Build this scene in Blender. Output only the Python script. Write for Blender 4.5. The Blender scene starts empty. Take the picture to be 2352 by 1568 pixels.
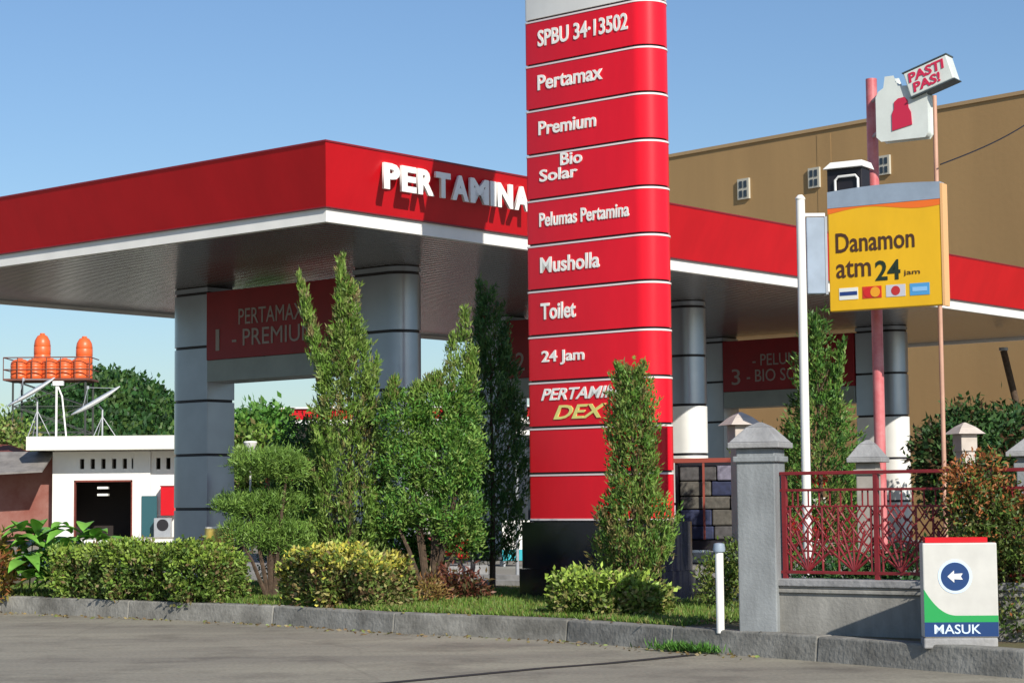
import bpy, math, random
import numpy as np
from mathutils import Vector, Matrix
rng = np.random.default_rng(7); random.seed(7)
R_ = math.radians
C = bpy.context.scene.collection
scn = bpy.context.scene

# ------------------------------------------------------------------ camera
F, PIT, ROL, TH = 4562.0, 0.07898, -0.00949, 0.86866
CAM = Vector((0, 0, 1.6))
fw = Vector((0, math.cos(PIT), math.sin(PIT))); up0 = Vector((0, -math.sin(PIT), math.cos(PIT))); rt0 = Vector((1, 0, 0))
c_, s_ = math.cos(ROL), math.sin(ROL)
RT = rt0 * c_ + up0 * s_
UP = up0 * c_ - rt0 * s_
cam = bpy.data.cameras.new('camera'); camo = bpy.data.objects.new('camera', cam); C.objects.link(camo)
camo.matrix_world = Matrix(((RT.x, UP.x, -fw.x, CAM.x), (RT.y, UP.y, -fw.y, CAM.y), (RT.z, UP.z, -fw.z, CAM.z), (0, 0, 0, 1)))
cam.sensor_width = 36; cam.lens = F / 2352 * 36; cam.clip_start = .1; cam.clip_end = 5000
scn.camera = camo

# ------------------------------------------------------------------ light
SUN_EL = R_(31); sh = Vector((.42, -.907)).normalized()
world = bpy.data.worlds.new('World'); scn.world = world; world.use_nodes = True
nt = world.node_tree; bg = nt.nodes['Background']
sky = nt.nodes.new('ShaderNodeTexSky'); sky.sky_type = 'NISHITA'; sky.sun_disc = False
sky.sun_elevation = SUN_EL; sky.sun_rotation = math.atan2(sh.x, sh.y)
sky.altitude = 0; sky.air_density = 1.15; sky.dust_density = .6; sky.ozone_density = 2.2
mxs = nt.nodes.new('ShaderNodeMix'); mxs.data_type = 'RGBA'; mxs.blend_type = 'MULTIPLY'; mxs.inputs[0].default_value = 1; mxs.inputs[7].default_value = (.84, .98, 1.17, 1)
nt.links.new(sky.outputs[0], mxs.inputs[6]); nt.links.new(mxs.outputs[2], bg.inputs[0]); bg.inputs[1].default_value = .075
sl = bpy.data.lights.new('sun', 'SUN'); sl.energy = 4.2; sl.angle = R_(.5); sl.color = (1, .94, .84)
so = bpy.data.objects.new('sun', sl); C.objects.link(so)
to_sun = Vector((sh.x * math.cos(SUN_EL), sh.y * math.cos(SUN_EL), math.sin(SUN_EL)))
so.rotation_euler = to_sun.to_track_quat('Z', 'Y').to_euler()
scn.view_settings.view_transform = 'Standard'; scn.view_settings.look = 'None'
scn.view_settings.exposure = 0.4; scn.view_settings.gamma = 1
scn.cycles.max_bounces = 6

# ------------------------------------------------------------------ measuring helpers (photo px of a 2352 wide view -> rays)
def ray(px, py): return (fw + RT * ((px - 1176) / F) + UP * ((784 - py) / F))
def G(px, py, z=0.):
    d = ray(px, py); return CAM + d * ((z - CAM.z) / d.z)
def at(px, py, y):
    d = ray(px, py); return CAM + d * (y / d.y)
def PL(px, py, p0, n):
    d = ray(px, py); return CAM + d * ((p0 - CAM).dot(n) / d.dot(n))

# ------------------------------------------------------------------ materials
MATS = {}
def mat(name, col, rough=.6, metal=0, nscale=0, namt=0, col2=None, bump=0, bscale=40, spec=.5, coat=0, sv=None):
    if name in MATS: return MATS[name]
    m = bpy.data.materials.new(name); m.use_nodes = True; t = m.node_tree; b = t.nodes['Principled BSDF']
    b.inputs['Base Color'].default_value = (*col, 1); b.inputs['Roughness'].default_value = rough
    b.inputs['Metallic'].default_value = metal; b.inputs['Specular IOR Level'].default_value = spec
    if coat: b.inputs['Coat Weight'].default_value = coat; b.inputs['Coat Roughness'].default_value = .12
    tc = None
    if nscale or bump: tc = t.nodes.new('ShaderNodeTexCoord')
    if nscale:
        n = t.nodes.new('ShaderNodeTexNoise'); n.inputs['Scale'].default_value = nscale; n.inputs['Detail'].default_value = 7; n.inputs['Roughness'].default_value = .62
        if sv:
            mp_ = t.nodes.new('ShaderNodeMapping'); mp_.inputs['Scale'].default_value = sv; t.links.new(tc.outputs['Object'], mp_.inputs[0]); t.links.new(mp_.outputs[0], n.inputs['Vector'])
        else: t.links.new(tc.outputs['Object'], n.inputs['Vector'])
        r = t.nodes.new('ShaderNodeValToRGB'); r.color_ramp.elements[0].position = .35; r.color_ramp.elements[1].position = .68
        c2 = col2 or tuple(c * (1 - namt) for c in col)
        r.color_ramp.elements[0].color = (*c2, 1); r.color_ramp.elements[1].color = (*col, 1)
        t.links.new(n.outputs['Fac'], r.inputs[0]); t.links.new(r.outputs[0], b.inputs['Base Color'])
    if bump:
        n = t.nodes.new('ShaderNodeTexNoise'); n.inputs['Scale'].default_value = bscale; n.inputs['Detail'].default_value = 5
        t.links.new(tc.outputs['Object'], n.inputs['Vector'])
        bp = t.nodes.new('ShaderNodeBump'); bp.inputs['Strength'].default_value = bump; bp.inputs['Distance'].default_value = .02
        t.links.new(n.outputs['Fac'], bp.inputs['Height']); t.links.new(bp.outputs[0], b.inputs['Normal'])
    MATS[name] = m; return m

RED = mat('red_panel', (.60, .008, .016), .36, spec=.3, nscale=1.6, namt=.13, bump=.05, bscale=1.2, sv=(1, 1, .25))
TRED = mat('totem_red', (.80, .008, .024), .30, spec=.35, nscale=2.2, namt=.10, sv=(1, 1, .3), bump=.05, bscale=1.5)
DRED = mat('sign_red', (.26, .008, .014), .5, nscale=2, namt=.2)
WHT = mat('white_paint', (.82, .81, .77), .45, nscale=1.5, namt=.10)
WLET = mat('white_letter', (.85, .84, .80), .35, nscale=3, namt=.06)
RIMLIT = mat('rim_highlight_pale', (.86, .74, .72), .25, metal=.0)
BLK = mat('black_gap', (.012, .010, .014), .5)
PILM = mat('blue_grey_panel', (.36, .40, .46), .28, nscale=1.1, namt=.14, metal=.55, bump=.04, bscale=2)
BEAMM = mat('grey_green_beam', (.26, .30, .29), .4, nscale=2, namt=.15)
NAVY = mat('dark_granite', (.008, .010, .022), .16, nscale=30, namt=.5, coat=.3)
CONC = mat('concrete', (.36, .36, .36), .85, nscale=2.2, namt=.38, bump=.5, bscale=18)
KERBM = mat('kerb_concrete', (.31, .30, .27), .9, nscale=2.2, col2=(.13, .125, .11), bump=.6, bscale=22)
POSTM = mat('grey_render', (.27, .29, .30), .85, nscale=4, namt=.35, sv=(1, 1, .3), bump=.3, bscale=30)
WALLM = mat('wall_render', (.34, .33, .30), .88, nscale=3.2, namt=.42, sv=(1, 1, .35), bump=.3, bscale=25)
IRON = mat('red_iron', (.24, .018, .024), .5, nscale=5, namt=.35)
TAN = mat('tan_wall', (.40, .245, .10), .85, nscale=.5, namt=.14, sv=(1, 1, .12), bump=.2, bscale=6)
TAN2 = mat('tan_trim', (.42, .28, .14), .85, nscale=.5, namt=.12)
GLASS = mat('dark_glass', (.03, .04, .05), .12)
GREYM = mat('grey_metal', (.35, .37, .40), .45, nscale=4, namt=.2)
ORNG = mat('orange_tank', (.80, .14, .035), .4, nscale=2, namt=.18)
BARK = mat('bark', (.10, .065, .04), .9, nscale=14, namt=.5, bump=.6, bscale=40)
YEL = mat('yellow_sign', (.82, .47, .012), .4, nscale=2.2, namt=.12, sv=(1, 1, .4))
PINK = mat('pink_pole', (.62, .24, .24), .4, nscale=4, col2=(.50, .10, .11))
DRK = mat('dark_interior', (.02, .014, .012), .8)
LANT = mat('lantern_stone', (.55, .48, .42), .8, nscale=6, namt=.2)
BEIGE = mat('beige_stone', (.36, .33, .29), .8, nscale=6, namt=.25)
TEAL = mat('teal', (.02, .35, .42), .4)
GREEN = mat('sign_green', (.01, .30, .07), .4)
BLUE = mat('sign_blue', (.006, .04, .15), .35)
SWHT = mat('sign_face', (.56, .555, .52), .5, nscale=4, namt=.12)
SGREY = mat('sign_bluegrey', (.30, .37, .46), .5, nscale=3, namt=.2)
ROOFR = mat('roof_tile', (.22, .05, .035), .8, nscale=8, namt=.4)

def leafmat():
    m = bpy.data.materials.new('leaf'); m.use_nodes = True; t = m.node_tree; b = t.nodes['Principled BSDF']
    a = t.nodes.new('ShaderNodeAttribute'); a.attribute_name = 'leafcol'
    t.links.new(a.outputs['Color'], b.inputs['Base Color']); b.inputs['Roughness'].default_value = .5
    b.inputs['Specular IOR Level'].default_value = .3
    tr = t.nodes.new('ShaderNodeBsdfTranslucent'); t.links.new(a.outputs['Color'], tr.inputs[0])
    mx = t.nodes.new('ShaderNodeMixShader'); mx.inputs[0].default_value = .16
    o = t.nodes['Material Output']; t.links.new(b.outputs[0], mx.inputs[1]); t.links.new(tr.outputs[0], mx.inputs[2]); t.links.new(mx.outputs[0], o.inputs[0])
    return m
LEAF = leafmat()

def roadmat():
    m = bpy.data.materials.new('road_concrete'); m.use_nodes = True; t = m.node_tree; b = t.nodes['Principled BSDF']
    tc = t.nodes.new('ShaderNodeTexCoord'); b.inputs['Roughness'].default_value = .85
    mp = t.nodes.new('ShaderNodeMapping'); mp.inputs['Rotation'].default_value = (0, 0, R_(45)); mp.inputs['Scale'].default_value = (.25, 1.3, 1)
    t.links.new(tc.outputs['Object'], mp.inputs[0])
    n = t.nodes.new('ShaderNodeTexNoise'); n.inputs['Scale'].default_value = .55; n.inputs['Detail'].default_value = 8; n.inputs['Roughness'].default_value = .6
    t.links.new(mp.outputs[0], n.inputs['Vector'])
    r = t.nodes.new('ShaderNodeValToRGB'); r.color_ramp.elements[0].position = .3; r.color_ramp.elements[1].position = .72
    r.color_ramp.elements[0].color = (.20, .18, .145, 1); r.color_ramp.elements[1].color = (.36, .33, .25, 1)
    t.links.new(n.outputs['Fac'], r.inputs[0])
    n2 = t.nodes.new('ShaderNodeTexNoise'); n2.inputs['Scale'].default_value = 24; n2.inputs['Detail'].default_value = 6
    t.links.new(tc.outputs['Object'], n2.inputs['Vector'])
    mx = t.nodes.new('ShaderNodeMix'); mx.data_type = 'RGBA'; mx.blend_type = 'MULTIPLY'; mx.inputs[0].default_value = .5
    r2 = t.nodes.new('ShaderNodeValToRGB'); r2.color_ramp.elements[0].position = .35; r2.color_ramp.elements[0].color = (.55, .55, .55, 1); r2.color_ramp.elements[1].position = .6
    t.links.new(n2.outputs['Fac'], r2.inputs[0]); t.links.new(r.outputs[0], mx.inputs[6]); t.links.new(r2.outputs[0], mx.inputs[7])
    t.links.new(mx.outputs[2], b.inputs['Base Color'])
    n3 = t.nodes.new('ShaderNodeTexNoise'); n3.inputs['Scale'].default_value = .9; n3.inputs['Detail'].default_value = 9; n3.inputs['Roughness'].default_value = .7; t.links.new(tc.outputs['Object'], n3.inputs['Vector'])
    r3 = t.nodes.new('ShaderNodeValToRGB'); r3.color_ramp.elements[0].position = .36; r3.color_ramp.elements[0].color = (.62, .60, .60, 1); r3.color_ramp.elements[1].position = .5; t.links.new(n3.outputs['Fac'], r3.inputs[0])
    vo = t.nodes.new('ShaderNodeTexVoronoi'); vo.feature = 'DISTANCE_TO_EDGE'; vo.inputs['Scale'].default_value = .22; t.links.new(n3.outputs['Color'], vo.inputs['Vector'])
    mpc = t.nodes.new('ShaderNodeMix'); mpc.data_type = 'VECTOR'; mpc.inputs[0].default_value = .12; t.links.new(tc.outputs['Object'], mpc.inputs[4]); t.links.new(n3.outputs['Color'], mpc.inputs[5]); t.links.new(mpc.outputs[1], vo.inputs['Vector'])
    rv = t.nodes.new('ShaderNodeValToRGB'); rv.color_ramp.elements[0].position = .0; rv.color_ramp.elements[0].color = (.35, .33, .32, 1); rv.color_ramp.elements[1].position = .0035; t.links.new(vo.outputs['Distance'], rv.inputs[0])
    m3 = t.nodes.new('ShaderNodeMix'); m3.data_type = 'RGBA'; m3.blend_type = 'MULTIPLY'; m3.inputs[0].default_value = .8; t.links.new(mx.outputs[2], m3.inputs[6]); t.links.new(r3.outputs[0], m3.inputs[7])
    m4 = t.nodes.new('ShaderNodeMix'); m4.data_type = 'RGBA'; m4.blend_type = 'MULTIPLY'; m4.inputs[0].default_value = .22; t.links.new(m3.outputs[2], m4.inputs[6]); t.links.new(rv.outputs[0], m4.inputs[7]); t.links.new(m4.outputs[2], b.inputs['Base Color'])
    bp = t.nodes.new('ShaderNodeBump'); bp.inputs['Strength'].default_value = .4; bp.inputs['Distance'].default_value = .01
    t.links.new(n2.outputs['Fac'], bp.inputs['Height']); t.links.new(bp.outputs[0], b.inputs['Normal'])
    return m
ROAD = roadmat()
SOIL = mat('soil', (.10, .11, .035), .95, nscale=3, col2=(.12, .085, .05), bump=.6, bscale=20)
FORE = mat('forecourt_concrete', (.30, .285, .26), .8, nscale=.6, namt=.25)
JOINT = mat('joint_tar', (.03, .026, .024), .8, nscale=9, namt=.4)

def ceilmat():
    m = bpy.data.materials.new('ceiling_slats'); m.use_nodes = True; t = m.node_tree; b = t.nodes['Principled BSDF']
    tc = t.nodes.new('ShaderNodeTexCoord'); b.inputs['Base Color'].default_value = (.27, .25, .23, 1); b.inputs['Roughness'].default_value = .2
    b.inputs['Metallic'].default_value = .6
    w = t.nodes.new('ShaderNodeTexWave'); w.bands_direction = 'Y'; w.inputs['Scale'].default_value = 1.6; w.inputs['Distortion'].default_value = .0
    t.links.new(tc.outputs['Object'], w.inputs['Vector'])
    n = t.nodes.new('ShaderNodeTexNoise'); n.inputs['Scale'].default_value = .8; n.inputs['Detail'].default_value = 3
    t.links.new(tc.outputs['Object'], n.inputs['Vector'])
    ad = t.nodes.new('ShaderNodeMath'); ad.operation = 'ADD'; t.links.new(w.outputs['Fac'], ad.inputs[0]); t.links.new(n.outputs['Fac'], ad.inputs[1])
    bp = t.nodes.new('ShaderNodeBump'); bp.inputs['Strength'].default_value = .35; bp.inputs['Distance'].default_value = .05
    t.links.new(ad.outputs[0], bp.inputs['Height']); t.links.new(bp.outputs[0], b.inputs['Normal'])
    return m
CEIL = ceilmat()

# ------------------------------------------------------------------ mesh helpers
def prop(o, label=None, cat=None, group=None, kind=None):
    if label: o['label'] = label
    if cat: o['category'] = cat
    if group: o['group'] = group
    if kind: o['kind'] = kind
    return o
def empty(name, loc, rz=0., label=None, cat=None, group=None):
    o = bpy.data.objects.new(name, None); C.objects.link(o); o.location = loc; o.rotation_euler = (0, 0, rz); o.empty_display_size = .2
    return prop(o, label, cat, group)
class MB:
    def __init__(s): s.v = []; s.f = []; s.M = Matrix.Identity(4)
    def add(s, vs, fs):
        k = len(s.v); s.v += [tuple(s.M @ Vector(v)) for v in vs]; s.f += [tuple(i + k for i in f) for f in fs]; return s
    def box(s, x0, x1, y0, y1, z0, z1):
        return s.add([(x0, y0, z0), (x1, y0, z0), (x1, y1, z0), (x0, y1, z0), (x0, y0, z1), (x1, y0, z1), (x1, y1, z1), (x0, y1, z1)],
                     [(0, 3, 2, 1), (4, 5, 6, 7), (0, 1, 5, 4), (1, 2, 6, 5), (2, 3, 7, 6), (3, 0, 4, 7)])
    def prism(s, pts, z0, z1):
        n = len(pts)
        return s.add([(x, y, z0) for x, y in pts] + [(x, y, z1) for x, y in pts],
                     [tuple(range(n))[::-1], tuple(range(n, 2 * n))] + [(i, (i + 1) % n, (i + 1) % n + n, i + n) for i in range(n)])
    def frustum(s, x, y, z0, z1, a0, a1):
        return s.add([(x - a0, y - a0, z0), (x + a0, y - a0, z0), (x + a0, y + a0, z0), (x - a0, y + a0, z0), (x - a1, y - a1, z1), (x + a1, y - a1, z1), (x + a1, y + a1, z1), (x - a1, y + a1, z1)],
                     [(0, 3, 2, 1), (4, 5, 6, 7), (0, 1, 5, 4), (1, 2, 6, 5), (2, 3, 7, 6), (3, 0, 4, 7)])
    def lathe(s, cx, cy, prof, n=20):
        k = [(cx + r * math.cos(2 * math.pi * i / n), cy + r * math.sin(2 * math.pi * i / n), z) for r, z in prof for i in range(n)]
        m = len(prof); f = [(j * n + i, j * n + (i + 1) % n, (j + 1) * n + (i + 1) % n, (j + 1) * n + i) for j in range(m - 1) for i in range(n)]
        f += [tuple(range(n))[::-1], tuple((m - 1) * n + i for i in range(n))]
        return s.add(k, f)
    def tube(s, pts, r, n=8, r2=None):
        pts = [Vector(p) for p in pts]; m = len(pts); vs = []
        for j, p in enumerate(pts):
            d = (pts[min(j + 1, m - 1)] - pts[max(j - 1, 0)]).normalized()
            a = d.orthogonal().normalized() if j == 0 else (a - d * a.dot(d)).normalized()
            b = d.cross(a); rr = r if r2 is None else r + (r2 - r) * j / (m - 1)
            vs += [tuple(p + (a * math.cos(2 * math.pi * i / n) + b * math.sin(2 * math.pi * i / n)) * rr) for i in range(n)]
        f = [(j * n + i, j * n + (i + 1) % n, (j + 1) * n + (i + 1) % n, (j + 1) * n + i) for j in range(m - 1) for i in range(n)]
        f += [tuple(range(n))[::-1], tuple((m - 1) * n + i for i in range(n))]
        return s.add(vs, f)
    def build(s, name, m, parent=None, smooth=0, bevel=0):
        me = bpy.data.meshes.new(name); me.from_pydata(s.v, [], s.f); me.update(); me.materials.append(m)
        o = bpy.data.objects.new(name, me); C.objects.link(o)
        if parent: o.parent = parent
        if smooth:
            me.set_sharp_from_angle(angle=R_(smooth)); 
            for p in me.polygons: p.use_smooth = True
        if bevel:
            b = o.modifiers.new('bevel', 'BEVEL'); b.width = bevel; b.segments = 2; b.limit_method = 'ANGLE'; b.angle_limit = R_(35)
        return o
def stadium(x0, x1, y0, y1, n=10, r0=True, r1=True, ra=.03):
    """outline long in y between y0 and y1, thickness x0..x1, semicircular ends where asked"""
    r = (x1 - x0) / 2; cx = (x0 + x1) / 2; p = []
    if r0: p += [(cx + r * math.cos(a), y0 + r + r * math.sin(a)) for a in np.linspace(-math.pi, 0, n * 2)]
    else: p += [(x0, y0 + ra), (x0 + ra * .3, y0 + ra * .3), (x0 + ra, y0), (x1 - ra, y0), (x1, y0 + ra)]
    if r1: p += [(cx + r * math.cos(a), y1 - r + r * math.sin(a)) for a in np.linspace(0, math.pi, n * 2)]
    else: p += [(x1, y1 - ra), (x1 - ra, y1), (x0 + ra, y1), (x0 + ra * .3, y1 - ra * .3), (x0, y1 - ra)]
    return p
def text(s, w, h, m, parent, loc, rot, name='lettering', depth=.012, bold=.0, shear=0., align='L', tilt=0.):
    cu = bpy.data.curves.new(name, 'FONT'); cu.body = s; cu.extrude = .05; cu.offset = bold; cu.shear = shear; cu.resolution_u = 3
    tmp = bpy.data.objects.new('tmp', cu); C.objects.link(tmp)
    dg = bpy.context.evaluated_depsgraph_get(); me = bpy.data.meshes.new_from_object(tmp.evaluated_get(dg))
    bpy.data.objects.remove(tmp); bpy.data.curves.remove(cu)
    co = np.array([v.co[:] for v in me.vertices]); mn = co.min(0); mx = co.max(0); co = (co - mn) / (mx - mn + 1e-9)
    co[:, 0] *= w; co[:, 1] *= h; co[:, 2] *= depth
    if align == 'C': co[:, 0] -= w / 2
    if tilt: co[:, 1] += co[:, 0] * tilt
    me.vertices.foreach_set('co', co.ravel()); me.update(); me.name = name
    me.materials.clear(); me.materials.append(m)
    o = bpy.data.objects.new(name, me); C.objects.link(o); o.parent = parent; o.location = loc; o.rotation_euler = rot
    return o
def leaves(name, P, D, L, W, col, parent=None):
    n = len(P); D = D / (np.linalg.norm(D, axis=1, keepdims=True) + 1e-9)
    S = np.cross(D, rng.normal(size=(n, 3))); S /= (np.linalg.norm(S, axis=1, keepdims=True) + 1e-9)
    L = np.broadcast_to(np.asarray(L, float).reshape(-1, 1), (n, 1)) * rng.uniform(.7, 1.3, (n, 1))
    W = np.broadcast_to(np.asarray(W, float).reshape(-1, 1), (n, 1)) * rng.uniform(.8, 1.2, (n, 1))
    N = np.cross(D, S)
    V = np.empty((n, 4, 3)); V[:, 0] = P; V[:, 1] = P + D * L * .45 + S * W * .5 + N * W * .12; V[:, 2] = P + D * L; V[:, 3] = P + D * L * .45 - S * W * .5 + N * W * .12
    me = bpy.data.meshes.new(name); me.vertices.add(n * 4); me.loops.add(n * 4); me.polygons.add(n)
    me.vertices.foreach_set('co', V.ravel()); me.loops.foreach_set('vertex_index', np.arange(n * 4, dtype=np.int32))
    me.polygons.foreach_set('loop_start', np.arange(0, n * 4, 4, dtype=np.int32))
    try: me.polygons.foreach_set('loop_total', np.full(n, 4, dtype=np.int32))
    except Exception: pass
    me.update(calc_edges=True)
    a = me.attributes.new('leafcol', 'FLOAT_COLOR', 'POINT'); cc = np.ones((n, 4, 4)); cc[:, :, :3] = np.clip(np.where((col[:, 1] > col[:, 0])[:, None], col * np.array([.84, 1.04, .9]), col), .003, 1)[:, None, :]
    a.data.foreach_set('color', cc.ravel()); me.materials.append(LEAF)
    o = bpy.data.objects.new(name, me); C.objects.link(o)
    if parent: o.parent = parent
    return o
def pal(cols, n, mixv=.12):
    cols = np.array(cols, float); a = cols[rng.integers(0, len(cols), n)]; b = cols[rng.integers(0, len(cols), n)]; t = rng.random((n, 1))
    return (a * t + b * (1 - t)) * rng.normal(1, mixv, (n, 1)).clip(.5, 1.6)
def unit(n):
    v = rng.normal(size=(n, 3)); return v / np.linalg.norm(v, axis=1, keepdims=True)
OL = [(.17, .24, .04), (.22, .28, .06), (.11, .17, .03), (.28, .32, .09), (.13, .20, .035), (.20, .17, .07)]
GR = [(.08, .19, .03), (.13, .26, .045), (.05, .12, .025), (.19, .29, .07), (.10, .21, .04)]
DK = [(.03, .08, .028), (.055, .11, .03), (.02, .05, .02), (.08, .13, .045)]
def clumps(cent, out, k, spread, L, W, pals, up=.6, fan=.6, plume=0.):
    """k leaves round each clump centre, pointing out/up"""
    n = len(cent); P = np.repeat(cent, k, 0) + rng.normal(size=(n * k, 3)) * spread
    if plume:
        ax = out * (1 - up) * .8 + np.array([0, 0, up]) + rng.normal(size=(n, 3)) * .16; ax /= np.linalg.norm(ax, axis=1, keepdims=True)
        uu = rng.random(n * k); ln = np.repeat(rng.uniform(.5, 1.4, n), k) * plume
        P = np.repeat(cent, k, 0) + np.repeat(ax, k, 0) * (uu * ln)[:, None] + rng.normal(size=(n * k, 3)) * (spread * (1.05 - uu))[:, None]
    D = np.repeat(out, k, 0) * (1 - up) + np.array([0, 0, up]) + rng.normal(size=(n * k, 3)) * fan
    col = np.repeat(pal(pals, n, .16), k, 0) * rng.normal(1, .12, (n * k, 1)).clip(.6, 1.5)
    return P, D, col
def conifer(name, base, H, prof, label, cat='conifer', pals=OL, spikes=(), ncl=900, k=14, L=.07, W=.02, group=None, z0=.25, trunk_r=.05, wob=.35, up=.72, spread=.04, plume=.20):
    """prof: list of (t, radius); spikes: extra leader tips (dx, dy, ztop, zfrom, r)"""
    root = empty(name, base, 0, label, cat, group)
    ts = np.array([p[0] for p in prof]); rs = np.array([p[1] for p in prof])
    t = rng.random(ncl * 3); rr = np.interp(t, ts, rs); keep = rng.random(ncl * 3) < (rr / rs.max()) ** .9 + .04; t = t[keep][:ncl]; rr = rr[keep][:ncl]
    a = rng.random(len(t)) * 2 * math.pi
    ph = base.x * 3.7; lump = 1 + wob * .75 * (np.sin(a * 3 + t * 9 + ph) * .5 + np.sin(a * 5 - t * 17 + 1 + ph) * .4 + np.sin(a * 2 + t * 31 + ph) * .35)
    q = (.35 + .65 * rng.random(len(t)) ** .45) * lump
    cent = np.stack([np.cos(a) * rr * q, np.sin(a) * rr * q, z0 + t * (H - z0)], 1)
    out = np.stack([np.cos(a), np.sin(a), np.zeros_like(a)], 1)
    P, D, col = clumps(cent, out, k, spread, L, W, pals, up, .38, plume)
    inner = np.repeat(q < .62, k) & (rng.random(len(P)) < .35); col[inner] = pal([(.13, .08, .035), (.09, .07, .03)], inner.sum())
    for dx, dy, zt, zf, r, m in spikes:
        tt = rng.random(m); aa = rng.random(m) * 6.283; r2 = r * (1 - tt) ** .7 * rng.random(m) ** .4
        bx = np.interp(tt, [0, 1], [dx * .45, dx]); by = np.interp(tt, [0, 1], [dy * .45, dy])
        c2 = np.stack([bx + np.cos(aa) * r2, by + np.sin(aa) * r2, zf + tt * (zt - zf)], 1); o2 = np.stack([np.cos(aa), np.sin(aa), aa * 0], 1)
        p, d, c = clumps(c2, o2, k, spread * .6, L, W, pals, .85, .25, plume * .7); P = np.vstack([P, p]); D = np.vstack([D, d]); col = np.vstack([col, c])
    leaves('foliage', P, D, L, W, col, root)
    b = MB().tube([(0, 0, -.05), (.02, 0, H * .3), (0, .02, H * .8)], trunk_r, 8, trunk_r * .3)
    for i in range(14):
        z = z0 + (H - z0) * (.05 + .75 * i / 14); a_ = i * 2.4; rr_ = float(np.interp((z - z0) / (H - z0), ts, rs)) * .75
        b.tube([(0, 0, z - .1), (math.cos(a_) * rr_ * .5, math.sin(a_) * rr_ * .5, z + .02), (math.cos(a_) * rr_, math.sin(a_) * rr_, z + .22)], trunk_r * .3, 5, .005)
    b.build('trunk', BARK, root, smooth=50)
    return root
def bush(name, base, blobs, label, cat='shrub', pals=GR, ncl=700, k=14, L=.06, W=.035, group=None, spread=.06, tr=.04, up=.35, fan=.9, pals2=None, z2=None):
    """blobs: (x,y,z,rx,ry,rz) relative to base"""
    root = empty(name, base, 0, label, cat, group)
    vol = np.array([b[3] * b[4] * b[5] for b in blobs]) ** .8; vol /= vol.sum(); Ps = []; Ds = []; Cs = []
    tb = MB()
    for (x, y, z, rx, ry, rz), w in zip(blobs, vol):
        n = max(8, int(ncl * w)); u = unit(n); q = .45 + .55 * rng.random((n, 1)) ** .5
        lump = 1 + .13 * np.sin(u[:, :1] * 7 + x * 9) + .13 * np.sin(u[:, 2:] * 9 + 2 + y * 5) + .1 * np.sin(u[:, 1:2] * 11)
        cent = u * q * lump * np.array([rx, ry, rz]) + np.array([x, y, z]); cent[:, 2] = np.maximum(cent[:, 2], .04)
        P, D, col = clumps(cent, u, k, spread, L, W, pals, up, fan)
        if pals2 is not None:
            m = rng.random(len(P)) < np.clip((P[:, 2] - z2) * 1.6, .08, .85)
            mm = np.repeat(rng.random(n) < .75, k) & m
            col[mm] = pal(pals2, mm.sum())
        Ps.append(P); Ds.append(D); Cs.append(col)
        zr = z - rz * .3
        tb.tube([(x * .1, y * .1, -.05), (x * .55, y * .5, max(zr * .6, .1)), (x, y, max(z, .15))], tr, 6, tr * .35)
        for i in range(5):
            a = i * 1.3; tb.tube([(x * .8, y * .8, max(zr, .1)), (x + math.cos(a) * rx * .6, y + math.sin(a) * ry * .6, z + rz * .35)], tr * .35, 4, .004)
    leaves('foliage', np.vstack(Ps), np.vstack(Ds), L, W, np.vstack(Cs), root)
    tb.build('stems', BARK, root, smooth=50)
    return root

# ================================================================== SETTING
KR = [G(-900, 1378), G(0, 1406), G(625, 1433), G(902, 1453), G(1300, 1472), G(1541, 1493), G(1874, 1518), G(2352, 1558), G(3300, 1645)]
KR = [Vector((p.x, p.y)) for p in KR]
kd = (KR[7] - KR[1]).normalized(); kn = Vector((-kd.y, kd.x))
if kn.y < 0: kn = -kn
KZ = math.atan2(kd.y, kd.x); KH = .24
g = MB(); g.add([(-1500, -300, -.03), (1500, -300, -.03), (1500, 2500, -.03), (-1500, 2500, -.03)], [(0, 1, 2, 3)])
prop(g.build('ground', SOIL), kind='structure')
g = MB(); g.add([(-90, -40, 0), (90, -40, 0), (90, 100, 0), (-90, 100, 0)], [(0, 1, 2, 3)])
prop(g.build('road', ROAD), kind='structure')
# expansion joint and a lower patch of paving
j0, j1 = G(820, 1575, .004), G(1400, 1527, .004); j2, j3 = G(1640, 1502, .004), G(2100, 1540, .004)
def strip(a, b, w, z):
    a = Vector((a.x, a.y)); b = Vector((b.x, b.y)); d = (b - a).normalized(); n = Vector((-d.y, d.x)) * w / 2
    return [(a.x - n.x, a.y - n.y, z), (b.x - n.x, b.y - n.y, z), (b.x + n.x, b.y + n.y, z), (a.x + n.x, a.y + n.y, z)]
jm = MB(); A0 = G(300, 1622, .004)
pl = [A0, G(900, 1566, .004), G(1250, 1533, .004), G(1400, 1522, .004), G(1600, 1502, .004)]
for i in range(len(pl) - 1): jm.add(strip(pl[i], pl[i + 1], .13, .005 + i * .0004), [(0, 1, 2, 3)])
prop(jm.build('road_joint', JOINT), kind='structure')

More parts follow.
